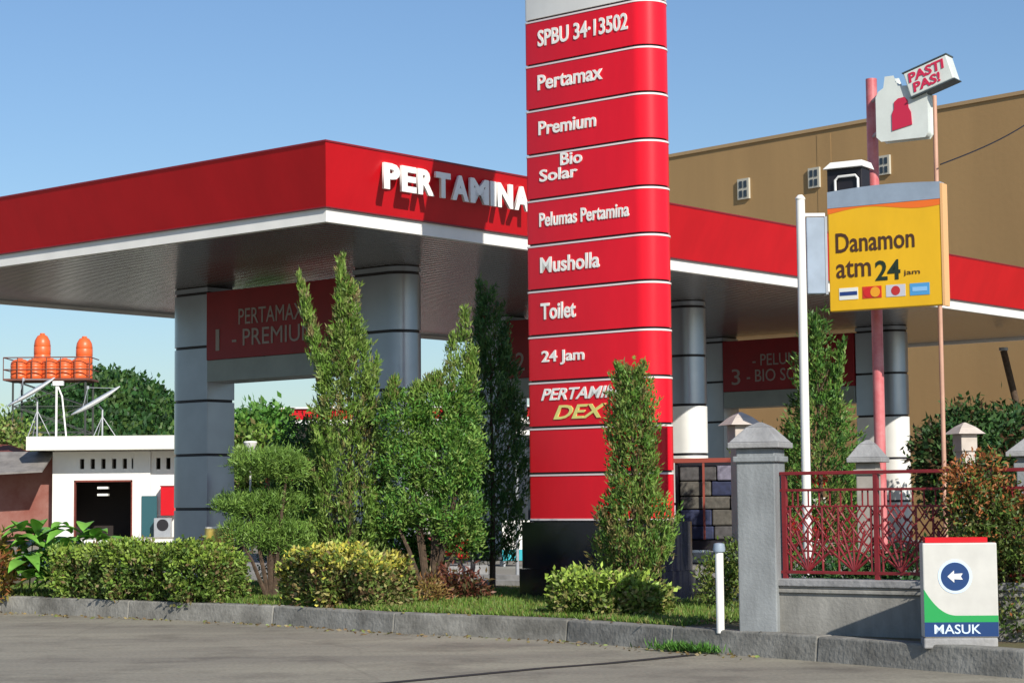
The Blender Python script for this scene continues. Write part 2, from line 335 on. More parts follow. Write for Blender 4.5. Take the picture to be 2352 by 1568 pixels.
# kerb, built as cast stones
kb = MB(); kpts = []
for i in range(len(KR) - 1):
    a, b = KR[i], KR[i + 1]; n = max(1, int((b - a).length / 2.6))
    for j in range(n): kpts.append((a.lerp(b, j / n), a.lerp(b, (j + 1) / n)))
for a, b in kpts:
    d = (b - a).normalized(); n = Vector((-d.y, d.x)); n = n if n.y > 0 else -n
    a2 = a + d * .003; b2 = b - d * .003; o1 = n * random.uniform(-.003, .003); h = KH + random.uniform(-.004, .004)
    kb.add([(*(a2 + o1), -.02), (*(b2 + o1), -.02), (*(b2 + n * .26), -.02), (*(a2 + n * .26), -.02),
            (*(a2 + o1 + n * .03), h), (*(b2 + o1 + n * .03), h), (*(b2 + n * .26), h), (*(a2 + n * .26), h)],
           [(0, 3, 2, 1), (4, 5, 6, 7), (0, 1, 5, 4), (1, 2, 6, 5), (2, 3, 7, 6), (3, 0, 4, 7)])
prop(kb.build('kerb', KERBM, bevel=.018), kind='structure')
VW = 6.6
vm = MB(); inn = [p + kn * .24 for p in KR]; outp = [p + kn * VW for p in KR]
for i in range(len(KR) - 1):
    vm.add([(*inn[i], KH - .02), (*inn[i + 1], KH - .02), (*outp[i + 1], KH - .02), (*outp[i], KH - .02)], [(0, 1, 2, 3)])
prop(vm.build('verge_soil', SOIL), kind='structure')
fk = MB()
for i in range(len(KR) - 1):
    a, b = outp[i], outp[i + 1]
    for (o0, o1, z) in ((0, .18, .30), (.5, .7, .36)):
        fk.add([(*(a + kn * o0), .1), (*(b + kn * o0), .1), (*(b + kn * o1), .1), (*(a + kn * o1), .1), (*(a + kn * o0), z), (*(b + kn * o0), z), (*(b + kn * o1), z), (*(a + kn * o1), z)],
               [(0, 3, 2, 1), (4, 5, 6, 7), (0, 1, 5, 4), (1, 2, 6, 5), (2, 3, 7, 6), (3, 0, 4, 7)])
prop(fk.build('forecourt_kerb', CONC), kind='structure')
FZ = .2; q0, q1 = outp[0] + kn * .1, outp[-1] + kn * .1
fm = MB(); fm.add([(*q0, FZ), (*q1, FZ), (*(q1 + kn * 120), FZ), (*(q0 + kn * 120), FZ)], [(0, 1, 2, 3)])
prop(fm.build('forecourt', FORE), kind='structure')
# grass
def kerbpt(s):   # s metres along the kerb from photo-left edge, piecewise
    acc = 0
    for i in range(1, len(KR) - 1):
        l = (KR[i + 1] - KR[i]).length
        if s <= acc + l or i == len(KR) - 2: return KR[i] + (KR[i + 1] - KR[i]) * ((s - acc) / l)
        acc += l
n = 60000; s = rng.uniform(-3, 12.5, n); w = .26 + rng.random(n) ** 1.6 * 5.0
tab = np.array([tuple(kerbpt(x)) for x in np.linspace(-3, 16, 200)]); sx = np.linspace(-3, 16, 200)
P = np.stack([np.interp(s, sx, tab[:, 0]) + kn.x * w, np.interp(s, sx, tab[:, 1]) + kn.y * w, np.full(n, KH - .02)], 1)
patch = np.sin(P[:, 0] * 3.1) * np.sin(P[:, 1] * 2.3) + rng.normal(0, .5, n); keep = patch > -.9; P = P[keep]; n = len(P)
D = np.stack([rng.normal(0, .45, n), rng.normal(0, .45, n), np.ones(n)], 1)
gc = pal([(.13, .20, .03), (.18, .24, .045), (.09, .15, .025), (.24, .22, .07)], n)
prop(leaves('grass', P, D, .085, .012, gc), kind='stuff', label='short green grass between the kerb and the hedges', cat='grass')
n = 900; s_ = rng.uniform(-1, 14, n); w = np.where(rng.random(n) < .5, rng.normal(-.12, .14, n), rng.uniform(.3, 1.2, n)); w = np.where((w > -.02) & (w < .03), -.06, w)
P = np.stack([np.interp(s_, sx, tab[:, 0]) + kn.x * w, np.interp(s_, sx, tab[:, 1]) + kn.y * w, np.where(w < 0, .008, np.where(w < .26, KH + .006, KH + .03))], 1)
prop(leaves('leaf_litter', P, np.stack([rng.normal(size=n), rng.normal(size=n), rng.uniform(0, .25, n)], 1), .06, .03, pal([(.20, .13, .06), (.30, .24, .10), (.12, .08, .04), (.22, .24, .08)], n)), kind='stuff', label='dry fallen leaves scattered along the kerb', cat='leaves')
# weeds on the road edge under the kerb
wp = G(1575, 1497, .0); n = 420
P = np.stack([wp.x + rng.normal(0, .16, n), wp.y + .02 - rng.random(n) * .12, rng.random(n) * .02], 1); P[:, 1] += -(P[:, 0] - wp.x)
bs = empty('weed_tuft', (wp.x, wp.y, 0), 0, 'small tuft of green weeds at the kerb foot by the road joint', 'weed')
leaves('foliage', P - np.array([wp.x, wp.y, 0]), np.stack([rng.normal(0, .6, n), rng.normal(0, .6, n), np.ones(n)], 1), .11, .02, pal(GR, n), bs)

# ================================================================== CANOPY
A = Vector((-2.867, 30.5, 0)); LX, LY = 31.9, 15.5
KS = .951; A_full = A.copy()
cv = empty('petrol_station_canopy', (A.x * KS, A.y * KS, 1.6 * (1 - KS)), TH, 'large petrol station canopy with red fascia, white lower edge and blue grey pillars', 'canopy')
cv.scale = (KS, KS, KS)
SI = .42; t = .12   # the fascia leans in by SI towards its lower edge
ZT, ZR, ZB = at(748, 325, 30.5).z, at(746, 473, 30.5 + SI * 1.41).z, at(748, 509, 30.5 + (SI + .05) * 1.41).z
fb = MB()
def ring(x0, x1, y0, y1, z): return [(x0, y0, z), (x1, y0, z), (x1, y1, z), (x0, y1, z)]
fb.add(ring(0, LX, 0, LY, ZT) + ring(SI, LX - SI, SI, LY - SI, ZR) + ring(t, LX - t, t, LY - t, ZT) + ring(SI + t, LX - SI - t, SI + t, LY - SI - t, ZR),
       [(i, i + 4, (i + 1) % 4 + 4, (i + 1) % 4) for i in range(4)] + [(i + 8, (i + 1) % 4 + 8, (i + 1) % 4 + 12, i + 12) for i in range(4)] + [(i, (i + 1) % 4, (i + 1) % 4 + 8, i + 8) for i in range(4)] + [(i + 4, i + 12, (i + 1) % 4 + 12, (i + 1) % 4 + 4) for i in range(4)])
fb.build('fascia', RED, cv)
# seams of fascia cladding as thin proud lips top and bottom
lp = MB(); e = .012
for q_, z0, z1 in ((0, ZT + .001, ZT + .03), (SI, ZR - .02, ZR - .001)):
    lp.box(q_ - e, LX + e - q_, q_ - e, q_ + .03, z0, z1).box(q_ - e, q_ + .03, q_ + .03, LY - q_, z0, z1)
lp.build('fascia_lip', mat('dark_red_lip', (.20, .008, .014), .4), cv)
tb = MB(); o = SI + .05
ZRb = ZR - .021
tb.box(o, LX - o, o, o + .12, ZB, ZRb).box(o, o + .12, o + .12, LY - o, ZB, ZRb).box(LX - o - .12, LX - o, o + .12, LY - o - .12, ZB, ZRb).box(o + .12, LX - o, LY - o - .12, LY - o, ZB, ZRb)
tb.build('edge_trim', WHT, cv)
MB().box(o + .12, LX - o - .12, o + .12, LY - o - .12, ZB + .08, ZB + .12).build('ceiling', CEIL, cv)
MB().box(t, LX - t, t, LY - t, ZT - .25, ZT - .2).build('roof', GREYM, cv)
# letters PERTAMINA
un = Vector((-math.sin(TH), math.cos(TH), 0)); vn = Vector((math.cos(TH), math.sin(TH), 0)); STAND = -.07
def loc_on(px, py, off):   # canopy-local x,z of a pixel on the plane 'off' metres in front of the right fascia
    p = PL(px, py, A - un * off, un); q = p - A; return q.dot(vn), q.z
xs0, zb = loc_on(878, 437, STAND); xs1, zb2 = loc_on(1213, 484, STAND); _, zt_ = loc_on(878, 377, STAND)
word = 'PERTAMINA'; ws = [.9, .84, .94, .88, 1.0, 1.15, .36, .98, 1.0]; gapw = .10
tot = sum(ws) + gapw * 8; sc = (xs1 - xs0) / tot; x = xs0; hh = zt_ - zb; zb = (zb + zb2) / 2
for ch, w_ in zip(word, ws):
    text(ch, w_ * sc, hh, WLET, cv, (x, -STAND, zb), (math.pi / 2, 0, 0), 'letter', .045, bold=.045); x += (w_ + gapw) * sc
for i in range(9):
    xx = xs0 + .18 + i * (xs1 - xs0 - .36) / 8; MB().box(xx, xx + .02, -STAND + .046, .22, zb + .3, zb + .32).build('letter_bracket', GREYM, cv)
# portals
PX = [6.25, 15.85, 25.2]; TK = .39
def yloc(px, c): 
    p = PL(px, 1100, A + vn * c, vn); return (p - A).dot(un)
cF = PX[0] - TK; yA, yB, yC, yD = yloc(405, cF) + .32, yloc(475, cF), yloc(820, cF), yloc(872, cF) - TK - .2
lines = [(['PERTAMAX', '1', '- PREMIUM']), (['PERTAMAX', '2', '- SOLAR']), (['- PELUMAS', '3', '- BIO SOLAR'])]
for k, px in enumerate(PX):
    for (y0, y1, r0, r1) in ((yD, yC + .12, True, False), (yB, yA, False, True)):
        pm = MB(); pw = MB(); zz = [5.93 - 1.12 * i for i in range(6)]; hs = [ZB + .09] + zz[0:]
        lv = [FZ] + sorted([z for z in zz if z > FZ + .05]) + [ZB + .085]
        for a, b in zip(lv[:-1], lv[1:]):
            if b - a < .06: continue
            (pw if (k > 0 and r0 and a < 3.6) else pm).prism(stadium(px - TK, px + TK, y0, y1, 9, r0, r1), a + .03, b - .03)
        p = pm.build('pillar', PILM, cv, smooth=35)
        if pw.v: pw.build('sunlit_white', WHT, p, smooth=35)  # white colour painted in for sunlight on the lower panels of these pillars
        MB().prism(stadium(px - TK + .03, px + TK - .03, y0 + .03, y1 - .03, 9, r0, r1), FZ - .1, ZB + .088).build('joint_band', BLK, p, smooth=35)
    # price board and beam between the pillars
    ys0, ys1 = yC + .14, yB - .01
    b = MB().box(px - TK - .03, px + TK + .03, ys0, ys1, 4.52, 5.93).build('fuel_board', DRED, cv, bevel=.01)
    for s_t, yy, zz_, h_, w_ in ((lines[k][0], ys1 - 1.0, 5.20, .32, 1.9), (lines[k][1], ys1 - .3, 4.70, .44, .11 if k == 0 else .28), (lines[k][2], ys1 - .8, 4.76, .34, 2.4)):
        text(s_t, w_, h_, mat('dull_letter', (.30, .27, .26), .6), b, (px - TK - .032, yy, zz_), (math.pi / 2, 0, -math.pi / 2), 'lettering', .01)
    MB().box(px - TK - .015, px + TK + .015, ys0, ys1, 4.07, 4.515).build('beam', BEAMM, cv, bevel=.01)
    MB().box(px - TK - .6, px + TK + .6, 3.0, 12.0, FZ - .05, FZ + .16).build('pump_island', CONC, cv, bevel=.03)

# fuel dispensers on the islands
def dispenser(x, y, label):
    p = (A + vn * x + un * y) * KS; r = empty('fuel_dispenser', (p.x, p.y, FZ + .21), TH, label, 'fuel dispenser', 'fuel dispensers under the canopy')
    MB().box(-.3, .3, -.5, .5, 0, 1.15).build('body', WHT, r, bevel=.02)
    MB().box(-.31, .31, -.51, .51, .10, .75).build('lower_panel', RED, r)
    MB().box(-.34, .34, -.55, .55, 1.42, 1.75).build('header', RED, r, bevel=.02)
    MB().box(-.22, .22, -.42, .42, 1.15, 1.42).build('display_housing', DRK, r)
    for s in (-1, 1):
        h = MB().tube([(-.33, s * .4, 1.0), (-.42, s * .45, .6), (-.40, s * .42, .25), (-.33, s * .36, .5)], .02, 6); h.build('hose', BLK, r, smooth=60)
        MB().box(-.38, -.315, s * .38 - .03, s * .38 + .03, .95, 1.12).build('nozzle', BLK, r, bevel=.008)
dispenser(PX[0], 7.2, 'red and white fuel dispenser between the pillars nearest the left end of the canopy')
dispenser(PX[1], 7.2, 'red and white fuel dispenser behind the tall red price totem')
dispenser(PX[2], 7.2, 'red and white fuel dispenser seen through the red fence under the board numbered 3')

# ================================================================== TOTEM
TL = G(1216, 1371, KH); tm = empty('price_totem', (TL.x, TL.y, KH), TH, 'tall red totem sign with rounded right end listing fuels and services in bands', 'totem sign')
TLn, TT = 2.20, .60   # length, thickness; local y from 0 (left) to -TLn (right)
zl = [1.30 - KH + .6375 * i for i in range(12)]
for i, z in enumerate(zl[:-1]):
    m = MB().prism(stadium(0, TT, -TLn, 0, 14, True, False, .06), z + .025, z + .6375 - .03)
    m.build('sign_panel', TRED, tm, smooth=40)
tr_ = MB()  # pale strips paint the highlight where panel top rims catch the sun
for z in zl[1:]: tr_.prism(stadium(-.008, TT + .008, -TLn - .008, .004, 14, True, False, .06), z - .0295, z - .006)
tr_.prism(stadium(-.008, TT + .008, -TLn - .008, .004, 14, True, False, .06), zl[0] - .001, zl[0] + .0245)
tr_.build('rim_highlight', RIMLIT, tm, smooth=40)
topz = zl[-1] + 2.6
MB().prism(stadium(.025, TT - .025, -TLn + .025, -.025, 14, True, False, .06), zl[0] - .02, topz - .01).build('core', BLK, tm, smooth=40)
MB().prism(stadium(0, TT, -TLn, 0, 14, True, False, .06), zl[-1] + .025, zl[-1] + 1.7).build('white_head', WHT, tm, smooth=40)
MB().prism(stadium(0, TT, -TLn, 0, 14, True, False, .06), zl[-1] + 1.73, topz).build('red_head', TRED, tm, smooth=40)
MB().prism(stadium(-.10, TT + .10, -TLn - .26, .06, 14, True, False, .04), .40, zl[0] - .021).build('base', NAVY, tm, smooth=40)
MB().prism(stadium(-.13, TT + .13, -TLn - .30, .09, 14, True, False, .04), -.05, .397).build('plinth', NAVY, tm, smooth=40)
def totem_y(px, py):
    p = PL(px, py, TL, vn) - TL; return p.dot(un), p.z
YG = mat('yellow_green_letter', (.70, .66, .20), .5)
def ttext(s, l, r, tops, bots, m=WLET, shear=0, bold=.02):
    """l, r: pixel x extents; tops/bots: pixel y of cap top and baseline at the left end"""
    y0, zb = totem_y(l, bots); _, zt = totem_y(l, tops); y1, _ = totem_y(r, bots)
    text(s, y0 - y1, zt - zb, m, tm, (-.001, y0, zb), (math.pi / 2, 0, -math.pi / 2), 'lettering', .012, bold=bold, shear=shear)
ttext('SPBU 34·13502', 1236, 1443, 71, 109)
ttext('Pertamax', 1236, 1385, 174, 209); ttext('Premium', 1238, 1370, 280, 312)
ttext('Bio', 1288, 1338, 352, 381); ttext('Solar', 1240, 1327, 391, 419)
ttext('Pelumas Pertamina', 1240, 1446, 490, 522); ttext('Musholla', 1242, 1378, 592, 628); ttext('Toilet', 1243, 1323, 697, 735)
ttext('24 Jam', 1245, 1343, 806, 840); ttext('PERTAMINA', 1244, 1445, 893, 920, shear=.3); ttext('DEX', 1272, 1395, 931, 963, YG, .35)

# ================================================================== HEDGES (clipped)
def hedge(l, r, yl, yr, ytop, depth, label, pals, pals2, n, k=10, gapfn=None, L=.06, W=.038):
    a = G(l, yl, KH); b = G(r, yr, KH); d = Vector((b.x - a.x, b.y - a.y)); ln = d.length; rz = math.atan2(d.y, d.x)
    p = at((l + r) / 2, ytop, (a.y + b.y) / 2); h = p.z - KH - .09
    root = empty('clipped_hedge', a, rz, label, 'hedge', 'low clipped hedges behind the kerb')
    # points through the box, denser at the skin
    c = rng.random((n, 3)) * np.array([ln, depth, h]); sk = rng.random(n) < .65; ax = rng.integers(0, 3, n)
    c[sk & (ax == 0), 2] = h * rng.uniform(.88, 1, (sk & (ax == 0)).sum()); m = sk & (ax == 1); c[m, 1] = depth * rng.uniform(0, .12, m.sum())
    m = sk & (ax == 2); c[m, 0] = np.where(rng.random(m.sum()) < .5, rng.uniform(0, .06, m.sum()), ln - rng.uniform(0, .06, m.sum()))
    bulge = .06 * np.sin(c[:, 0] * 4.3 + l) + .05 * np.sin(c[:, 0] * 9.1 + l) + .03 * np.sin(c[:, 2] * 14) ; c[:, 2] = c[:, 2] * (1 + bulge / h * .9); c[:, 1] -= bulge * 1.2
    e = np.minimum(c[:, 0], ln - c[:, 0]); c[:, 2] -= np.clip(.12 - e, 0, .12) * (c[:, 2] > h * .7) * .8
    low = c[:, 2] < h * .3; c[low, 1] += .08
    ctr = np.array([ln / 2, depth / 2, h * .3]); out = c - ctr; out /= np.linalg.norm(out, axis=1, keepdims=True)
    hole = np.sin(c[:, 0] * 7.7 + l) * np.sin(c[:, 2] * 9 + l * .7) + rng.normal(0, .3, n) > .72; c = c[~(hole & (c[:, 1] < depth * .5))]; out = c - ctr; out /= np.linalg.norm(out, axis=1, keepdims=True)
    P, D, col = clumps(c, out, k, .04, L, W, pals, .45, .8)
    nz = np.sin(P[:, 0] * 5.1 + 1.7) + np.sin(P[:, 0] * 2.3 + P[:, 2] * 6); m = (P[:, 2] > h * .72) & (rng.random(len(P)) < .55) | (nz + rng.normal(0, 1.0, len(P)) > 2.0)
    col[m] = pal(pals2, m.sum())
    leaves('foliage', P, D, L * rng.uniform(.7, 1.5, len(P)), W * rng.uniform(.7, 1.3, len(P)), col, root)
    s = MB()
    for i in range(int(ln * 7)):
        x = random.uniform(.05, ln - .05); y = random.uniform(.15, depth - .1); s.tube([(x, y, -.03), (x + random.uniform(-.1, .1), y + random.uniform(-.1, .1), h * .75)], .012, 5, .004)
    s.build('stems', BARK, root)
    return root
hedge(128, 470, 1372, 1385, 1245, .7, 'long low green clipped hedge at the left of the kerb', [(.11, .17, .03), (.17, .22, .04), (.07, .11, .025), (.22, .25, .07), (.16, .11, .05)], [(.32, .35, .07), (.24, .31, .05)], 2700)
hedge(632, 842, 1387, 1399, 1262, .7, 'yellow topped clipped hedge in the middle of the verge', [(.14, .18, .035), (.20, .22, .06), (.08, .11, .025), (.30, .27, .11), (.17, .10, .05)], [(.60, .54, .08), (.50, .46, .12), (.36, .38, .07)], 2300)
hedge(1256, 1455, 1413, 1420, 1314, .6, 'small rounded yellow green hedge in front of the totem', [(.17, .22, .04), (.25, .28, .06), (.10, .13, .03), (.30, .26, .10)], [(.46, .50, .09), (.36, .42, .08)], 1300)

# ================================================================== CONIFERS & SHRUBS ON THE VERGE
def gz(px, depth, z=KH): p = at(px, 1000, depth); return Vector((p.x, depth, z))
def pm(px, depth): return px / F * depth   # px -> metres
# 1 tall thuja
b1 = gz(800, 29); H1 = at(785, 655, 29).z - KH
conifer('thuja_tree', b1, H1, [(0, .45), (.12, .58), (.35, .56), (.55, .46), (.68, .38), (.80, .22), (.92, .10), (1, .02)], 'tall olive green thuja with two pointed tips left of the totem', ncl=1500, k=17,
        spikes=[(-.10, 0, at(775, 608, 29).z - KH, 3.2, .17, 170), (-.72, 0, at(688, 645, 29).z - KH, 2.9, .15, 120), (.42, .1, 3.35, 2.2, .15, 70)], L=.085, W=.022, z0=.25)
# 2 cloud-pruned pine shrub
b2 = gz(625, 28.3); q = lambda px, py, d=28.3, b=b2: (at(px, py, d).x - b.x, 0, at(px, py, d).z - KH)
bl = []
for px, py, rx, rz in ((615, 1062, .52, .17), (565, 1160, .46, .16), (640, 1152, .36, .15), (660, 1080, .26, .16), (610, 1225, .30, .22), (660, 1235, .3, .24), (545, 1225, .2, .14)):
    x_, y_, z_ = q(px, py); bl.append((x_, random.uniform(-.2, .2), z_, rx, rx * .9, rz))
bush('cloud_pruned_pine', b2, bl, 'layered light green cloud pruned pine shrub beside the left pillar', 'shrub', pals=[(.17, .25, .05), (.24, .31, .07), (.12, .18, .04)], ncl=1100, k=20, L=.085, W=.014, spread=.045, up=.6, fan=.6)
bush('green_shrub', gz(735, 30.2), [(0, 0, .55, .5, .3, .55), (-.3, 0, .9, .3, .25, .4), (.35, .1, .5, .35, .3, .5)], 'rounded green shrub filling the space behind the hedge under the tall thuja', pals=GR, ncl=700, k=14)
bush('green_shrub', gz(915, 29.6), [(0, 0, .6, .45, .3, .6), (.35, .1, .45, .35, .3, .4)], 'green shrub between the tall thuja and the juniper bush', pals=GR, ncl=500, k=14)
# dark shrub behind the pine
b2b = gz(690, 31); bl = [(-.05, 0, 1.75, .5, .4, .6), (-.1, 0, .95, .6, .4, .7), (.1, 0, 2.3, .38, .3, .35), (-.25, .1, 1.4, .35, .3, .4)]
bush('dark_shrub', b2b, bl, 'dark bluish green shrub between the cloud pruned pine and the tall thuja', pals=DK, ncl=850, k=16)
# 3 wide bush tree
b3 = gz(985, 28.5); q = lambda px, py, d=28.5, b=b3: (at(px, py, d).x - b.x, random.uniform(-.2, .2), at(px, py, d).z - KH)
bl = []
for px, py, rx, rz in ((930, 960, .36, .40), (1010, 950, .45, .42), (1060, 930, .28, .45), (930, 1060, .40, .42), (1020, 1060, .50, .46), (1070, 1050, .30, .40), (960, 1160, .40, .36), (1040, 1170, .42, .40), (900, 1180, .25, .35), (1060, 1240, .3, .22)):
    x_, y_, z_ = q(px, py); bl.append((x_, y_, z_, rx, rx, rz))
s3 = bush('juniper_bush', b3, bl, 'wide ragged olive green juniper bush with upright shoots, left of the dark cypress', 'shrub', pals=OL[:4] + GR, ncl=1700, k=15, L=.075, W=.024, spread=.055, up=.55, fan=.6, tr=.045)
# spiky shoots of that bush
Ps = []; Ds = []; Cs = []
for px, py0, py1, r in ((1068, 900, 712, .13), (1040, 900, 770, .08), (990, 900, 868, .05), (1010, 910, 862, .05), (905, 930, 872, .06), (960, 930, 885, .06), (1085, 900, 800, .08)):
    m = 70; tt = rng.random(m); p0 = at(px - 8, py0, 28.5); p1 = at(px, py1, 28.5); aa = rng.random(m) * 6.28; rr = r * (1 - tt) ** .6
    c = np.array(p0)[None] * (1 - tt[:, None]) + np.array(p1)[None] * tt[:, None]; c[:, 0] += np.cos(aa) * rr; c[:, 1] += np.sin(aa) * rr
    p, d, cc = clumps(c - np.array([b3.x, b3.y, KH]), np.stack([np.cos(aa), np.sin(aa), aa * 0], 1), 12, .03, .07, .02, OL, .8, .3); Ps.append(p); Ds.append(d); Cs.append(cc)
leaves('shoots', np.vstack(Ps), np.vstack(Ds), .075, .02, np.vstack(Cs), s3)
# 4 dark cypress, standing where the totem shades it
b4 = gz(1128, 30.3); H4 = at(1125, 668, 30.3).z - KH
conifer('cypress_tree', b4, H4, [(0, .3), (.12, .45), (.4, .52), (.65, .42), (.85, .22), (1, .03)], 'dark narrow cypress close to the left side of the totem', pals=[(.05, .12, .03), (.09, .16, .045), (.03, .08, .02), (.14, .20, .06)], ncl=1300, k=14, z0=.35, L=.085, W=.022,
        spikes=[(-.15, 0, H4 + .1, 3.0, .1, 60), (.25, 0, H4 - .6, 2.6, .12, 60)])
# 5 thuja in front of the totem
b5 = gz(1452, 24.6); H5 = at(1430, 858, 24.6).z - KH
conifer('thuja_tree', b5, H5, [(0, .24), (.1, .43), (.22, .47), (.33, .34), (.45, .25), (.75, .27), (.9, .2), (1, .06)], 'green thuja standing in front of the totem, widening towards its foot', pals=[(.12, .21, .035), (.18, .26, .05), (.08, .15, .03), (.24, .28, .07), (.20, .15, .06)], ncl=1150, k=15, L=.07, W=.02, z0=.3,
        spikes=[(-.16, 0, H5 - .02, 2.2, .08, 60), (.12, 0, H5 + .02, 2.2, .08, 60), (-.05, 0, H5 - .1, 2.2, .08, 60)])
# 6 conifer behind the poles
b6 = gz(1880, 26.5); H6 = at(1880, 740, 26.5).z - KH
conifer('thuja_tree', b6, H6, [(0, .5), (.2, .6), (.45, .52), (.6, .32), (.75, .2), (.9, .12), (1, .03)], 'loose green thuja behind the white pole at the red fence', pals=[(.08, .17, .03), (.14, .23, .045), (.06, .12, .03), (.22, .27, .07)], ncl=1000, k=14, L=.08, W=.024, z0=.3, up=.6,
        spikes=[(.35, 0, at(1935, 795, 26.5).z - KH, 2.2, .08, 60), (-.02, 0, H6, 2.6, .1, 80)])
# dark red foliage plant
b7 = gz(1045, 27.2); bush('red_leaf_plant', b7, [(0, 0, .22, .28, .2, .2), (.25, .1, .15, .22, .2, .15), (-.25, 0, .18, .2, .2, .16)], 'low dark red leaved plant in the grass below the cypress', 'plant', pals=[(.10, .03, .02), (.06, .06, .02), (.16, .05, .03)], ncl=130, k=10, L=.09, W=.03)
b8 = gz(975, 26.2); bush('dry_shrub', b8, [(0, 0, .15, .3, .2, .14)], 'orange brown dry low shrub at the right end of the yellow topped hedge', 'plant', pals=[(.25, .13, .05), (.20, .16, .04)], ncl=60, k=10, L=.07, W=.02)
# 8 broad leaf plant
b9 = gz(128, 29.7); pr = empty('broad_leaf_plant', b9, 0, 'bright green plant with large arching leaves at the left end of the long hedge', 'plant')
lm = mat('broad_leaf', (.20, .46, .07), .35, nscale=5, namt=.35); lfm = MB()
for i in range(110):
    a = random.uniform(0, 6.283); ln = random.uniform(.45, .75); wd = random.uniform(.20, .32); px_ = random.choice([-.6, -.4, -.2, 0, .2, .4, .6]) + random.uniform(-.1, .1); el = random.uniform(.5, 1.25); st = random.uniform(.2, .95)
    c0 = Vector((px_, random.uniform(-.25, .25), st)); d = Vector((math.cos(a), math.sin(a), 0)); sd = Vector((-d.y, d.x, 0)); vs = []
    for j in range(7):
        u_ = j / 6; pos = c0 + d * (math.cos(el) * ln * u_ + .25 * ln * u_ * u_) + Vector((0, 0, math.sin(el) * ln * u_ - .75 * ln * u_ * u_)); wv = wd * math.sin(math.pi * min(1, u_ * .92 + .08)) * .5
        vs += [pos - sd * wv + Vector((0, 0, .03)), pos, pos + sd * wv + Vector((0, 0, .03))]
    fs = [(3 * j + q_, 3 * j + q_ + 1, 3 * j + q_ + 4, 3 * j + q_ + 3) for j in range(6) for q_ in (0, 1)]
    lfm.add([tuple(v) for v in vs], fs)
lfm.build('foliage', lm, pr, smooth=60)
st = MB()
for i in range(9): x = -.5 + i * .12; st.tube([(x, 0, -.03), (x * .9, .05, .8)], .015, 5, .008)
st.build('stems', mat('green_stem', (.10, .16, .04), .6), pr)
bush('croton_plant', gz(0, 29.5), [(0, 0, .35, .28, .3, .35), (-.1, 0, .75, .2, .2, .25), (-.5, .1, .5, .4, .3, .5)], 'yellow and red leaved croton at the far left edge', 'plant', pals=[(.30, .20, .04), (.20, .17, .03), (.12, .12, .03), (.30, .09, .04)], ncl=240, k=8, L=.13, W=.035, up=.6)
# 10 red-tipped shrub at the right
b10 = gz(2330, 18.9); q = lambda px, py, d=18.9, b=b10: (at(px, py, d).x - b.x, random.uniform(-.2, .2), at(px, py, d).z - KH)
bl = []
for px, py, rx, rz in ((2215, 1110, .18, .22), (2245, 1180, .26, .28), (2310, 1150, .20, .20), (2330, 1220, .34, .32), (2275, 1140, .26, .25), (2235, 1260, .22, .2), (2400, 1230, .30, .3), (2330, 1330, .30, .28), (2350, 1420, .26, .2), (2440, 1340, .4, .4), (2265, 1080, .16, .14)):
    x_, y_, z_ = q(px, py); bl.append((x_, y_, z_, rx, rx, rz))
bush('red_tip_shrub', b10, bl, 'dense shrub with orange red new shoots behind the blue arrow sign', 'shrub', pals=[(.07, .11, .02), (.12, .15, .03), (.05, .08, .02), (.16, .16, .05)], ncl=1500, k=14, L=.055, W=.022, spread=.05, pals2=[(.36, .11, .035), (.28, .13, .04), (.42, .15, .05)], z2=1.05)
# small shrubs by the white post
bush('low_shrub', gz(1640, 24.6), [(0, 0, .35, .2, .2, .3), (.25, .2, .5, .15, .2, .35)], 'thin yellow green shrub behind the short white post', pals=[(.12, .16, .03), (.2, .2, .06), (.07, .1, .02)], ncl=170, k=10, L=.07, W=.03)

# ================================================================== GATE PILLAR, WALL, FENCE
gp = G(1698, 1449, KH); GPW = .40
def capped_post(loc, rz, w, h, label, m=POSTM, cap=.54, group=None, plinth=True):
    r = empty('gate_pillar', loc, rz, label, 'gate pillar', group)
    MB().box(0, w, 0, w, -.06, h).build('shaft', m, r, bevel=.012)
    MB().box(-.03, w + .03, -.03, w + .03, h - .14, h - .08).build('collar', m, r, bevel=.01)
    c = MB(); cx = w / 2
    c.frustum(cx, cx, h + .002, h + .06, cap / 2, cap / 2); c.frustum(cx, cx, h + .062, h + .22, cap / 2 - .01, cap / 2 * .42); c.frustum(cx, cx, h + .221, h + .27, cap / 2 * .42, .02)
    c.build('cap_stone', CONC, r, bevel=.008); return r
PRZ = KZ + R_(22)
capped_post(gp, PRZ, GPW, 1.85, 'tall grey rendered gate pillar with pyramid cap stone at the left end of the red fence')
wp0 = G(1790, 1449, KH); WZ = KZ + R_(9); fl = empty('boundary_wall', wp0, WZ, 'low grey rendered wall with mouldings carrying the red iron fence', 'wall')
WL = 5.2
WH = at(1860, 1336, 19.35).z - KH
MB().box(0, WL, 0, .2, -.05, WH - .14).build('wall_body', WALLM, fl, bevel=.006)
MB().box(-.01, WL, -.03, .23, WH - .138, WH - .10).box(-.01, WL, -.015, .215, WH - .098, WH - .075).build('moulding', WALLM, fl, bevel=.006)
MB().box(-.01, WL, -.045, .245, WH - .073, WH).build('coping', CONC, fl, bevel=.01)
fr = empty('iron_fence', (wp0.x, wp0.y, KH + WH), WZ, 'ornate dark red iron fence with fanned bars standing on the low grey wall', 'fence')
FH = at(1850, 1080, 19.4).z - KH - WH; SEC = 1.02
rl = MB()
rl.box(0, WL, .06, .12, FH - .035, FH).build('top_rail', IRON, fr, bevel=.005)
MB().box(0, WL, .07, .11, FH - .20, FH - .175).build('middle_rail', IRON, fr)
MB().box(0, WL, .065, .115, .05, .08).build('bottom_rail', IRON, fr)
k = 0; x = .02
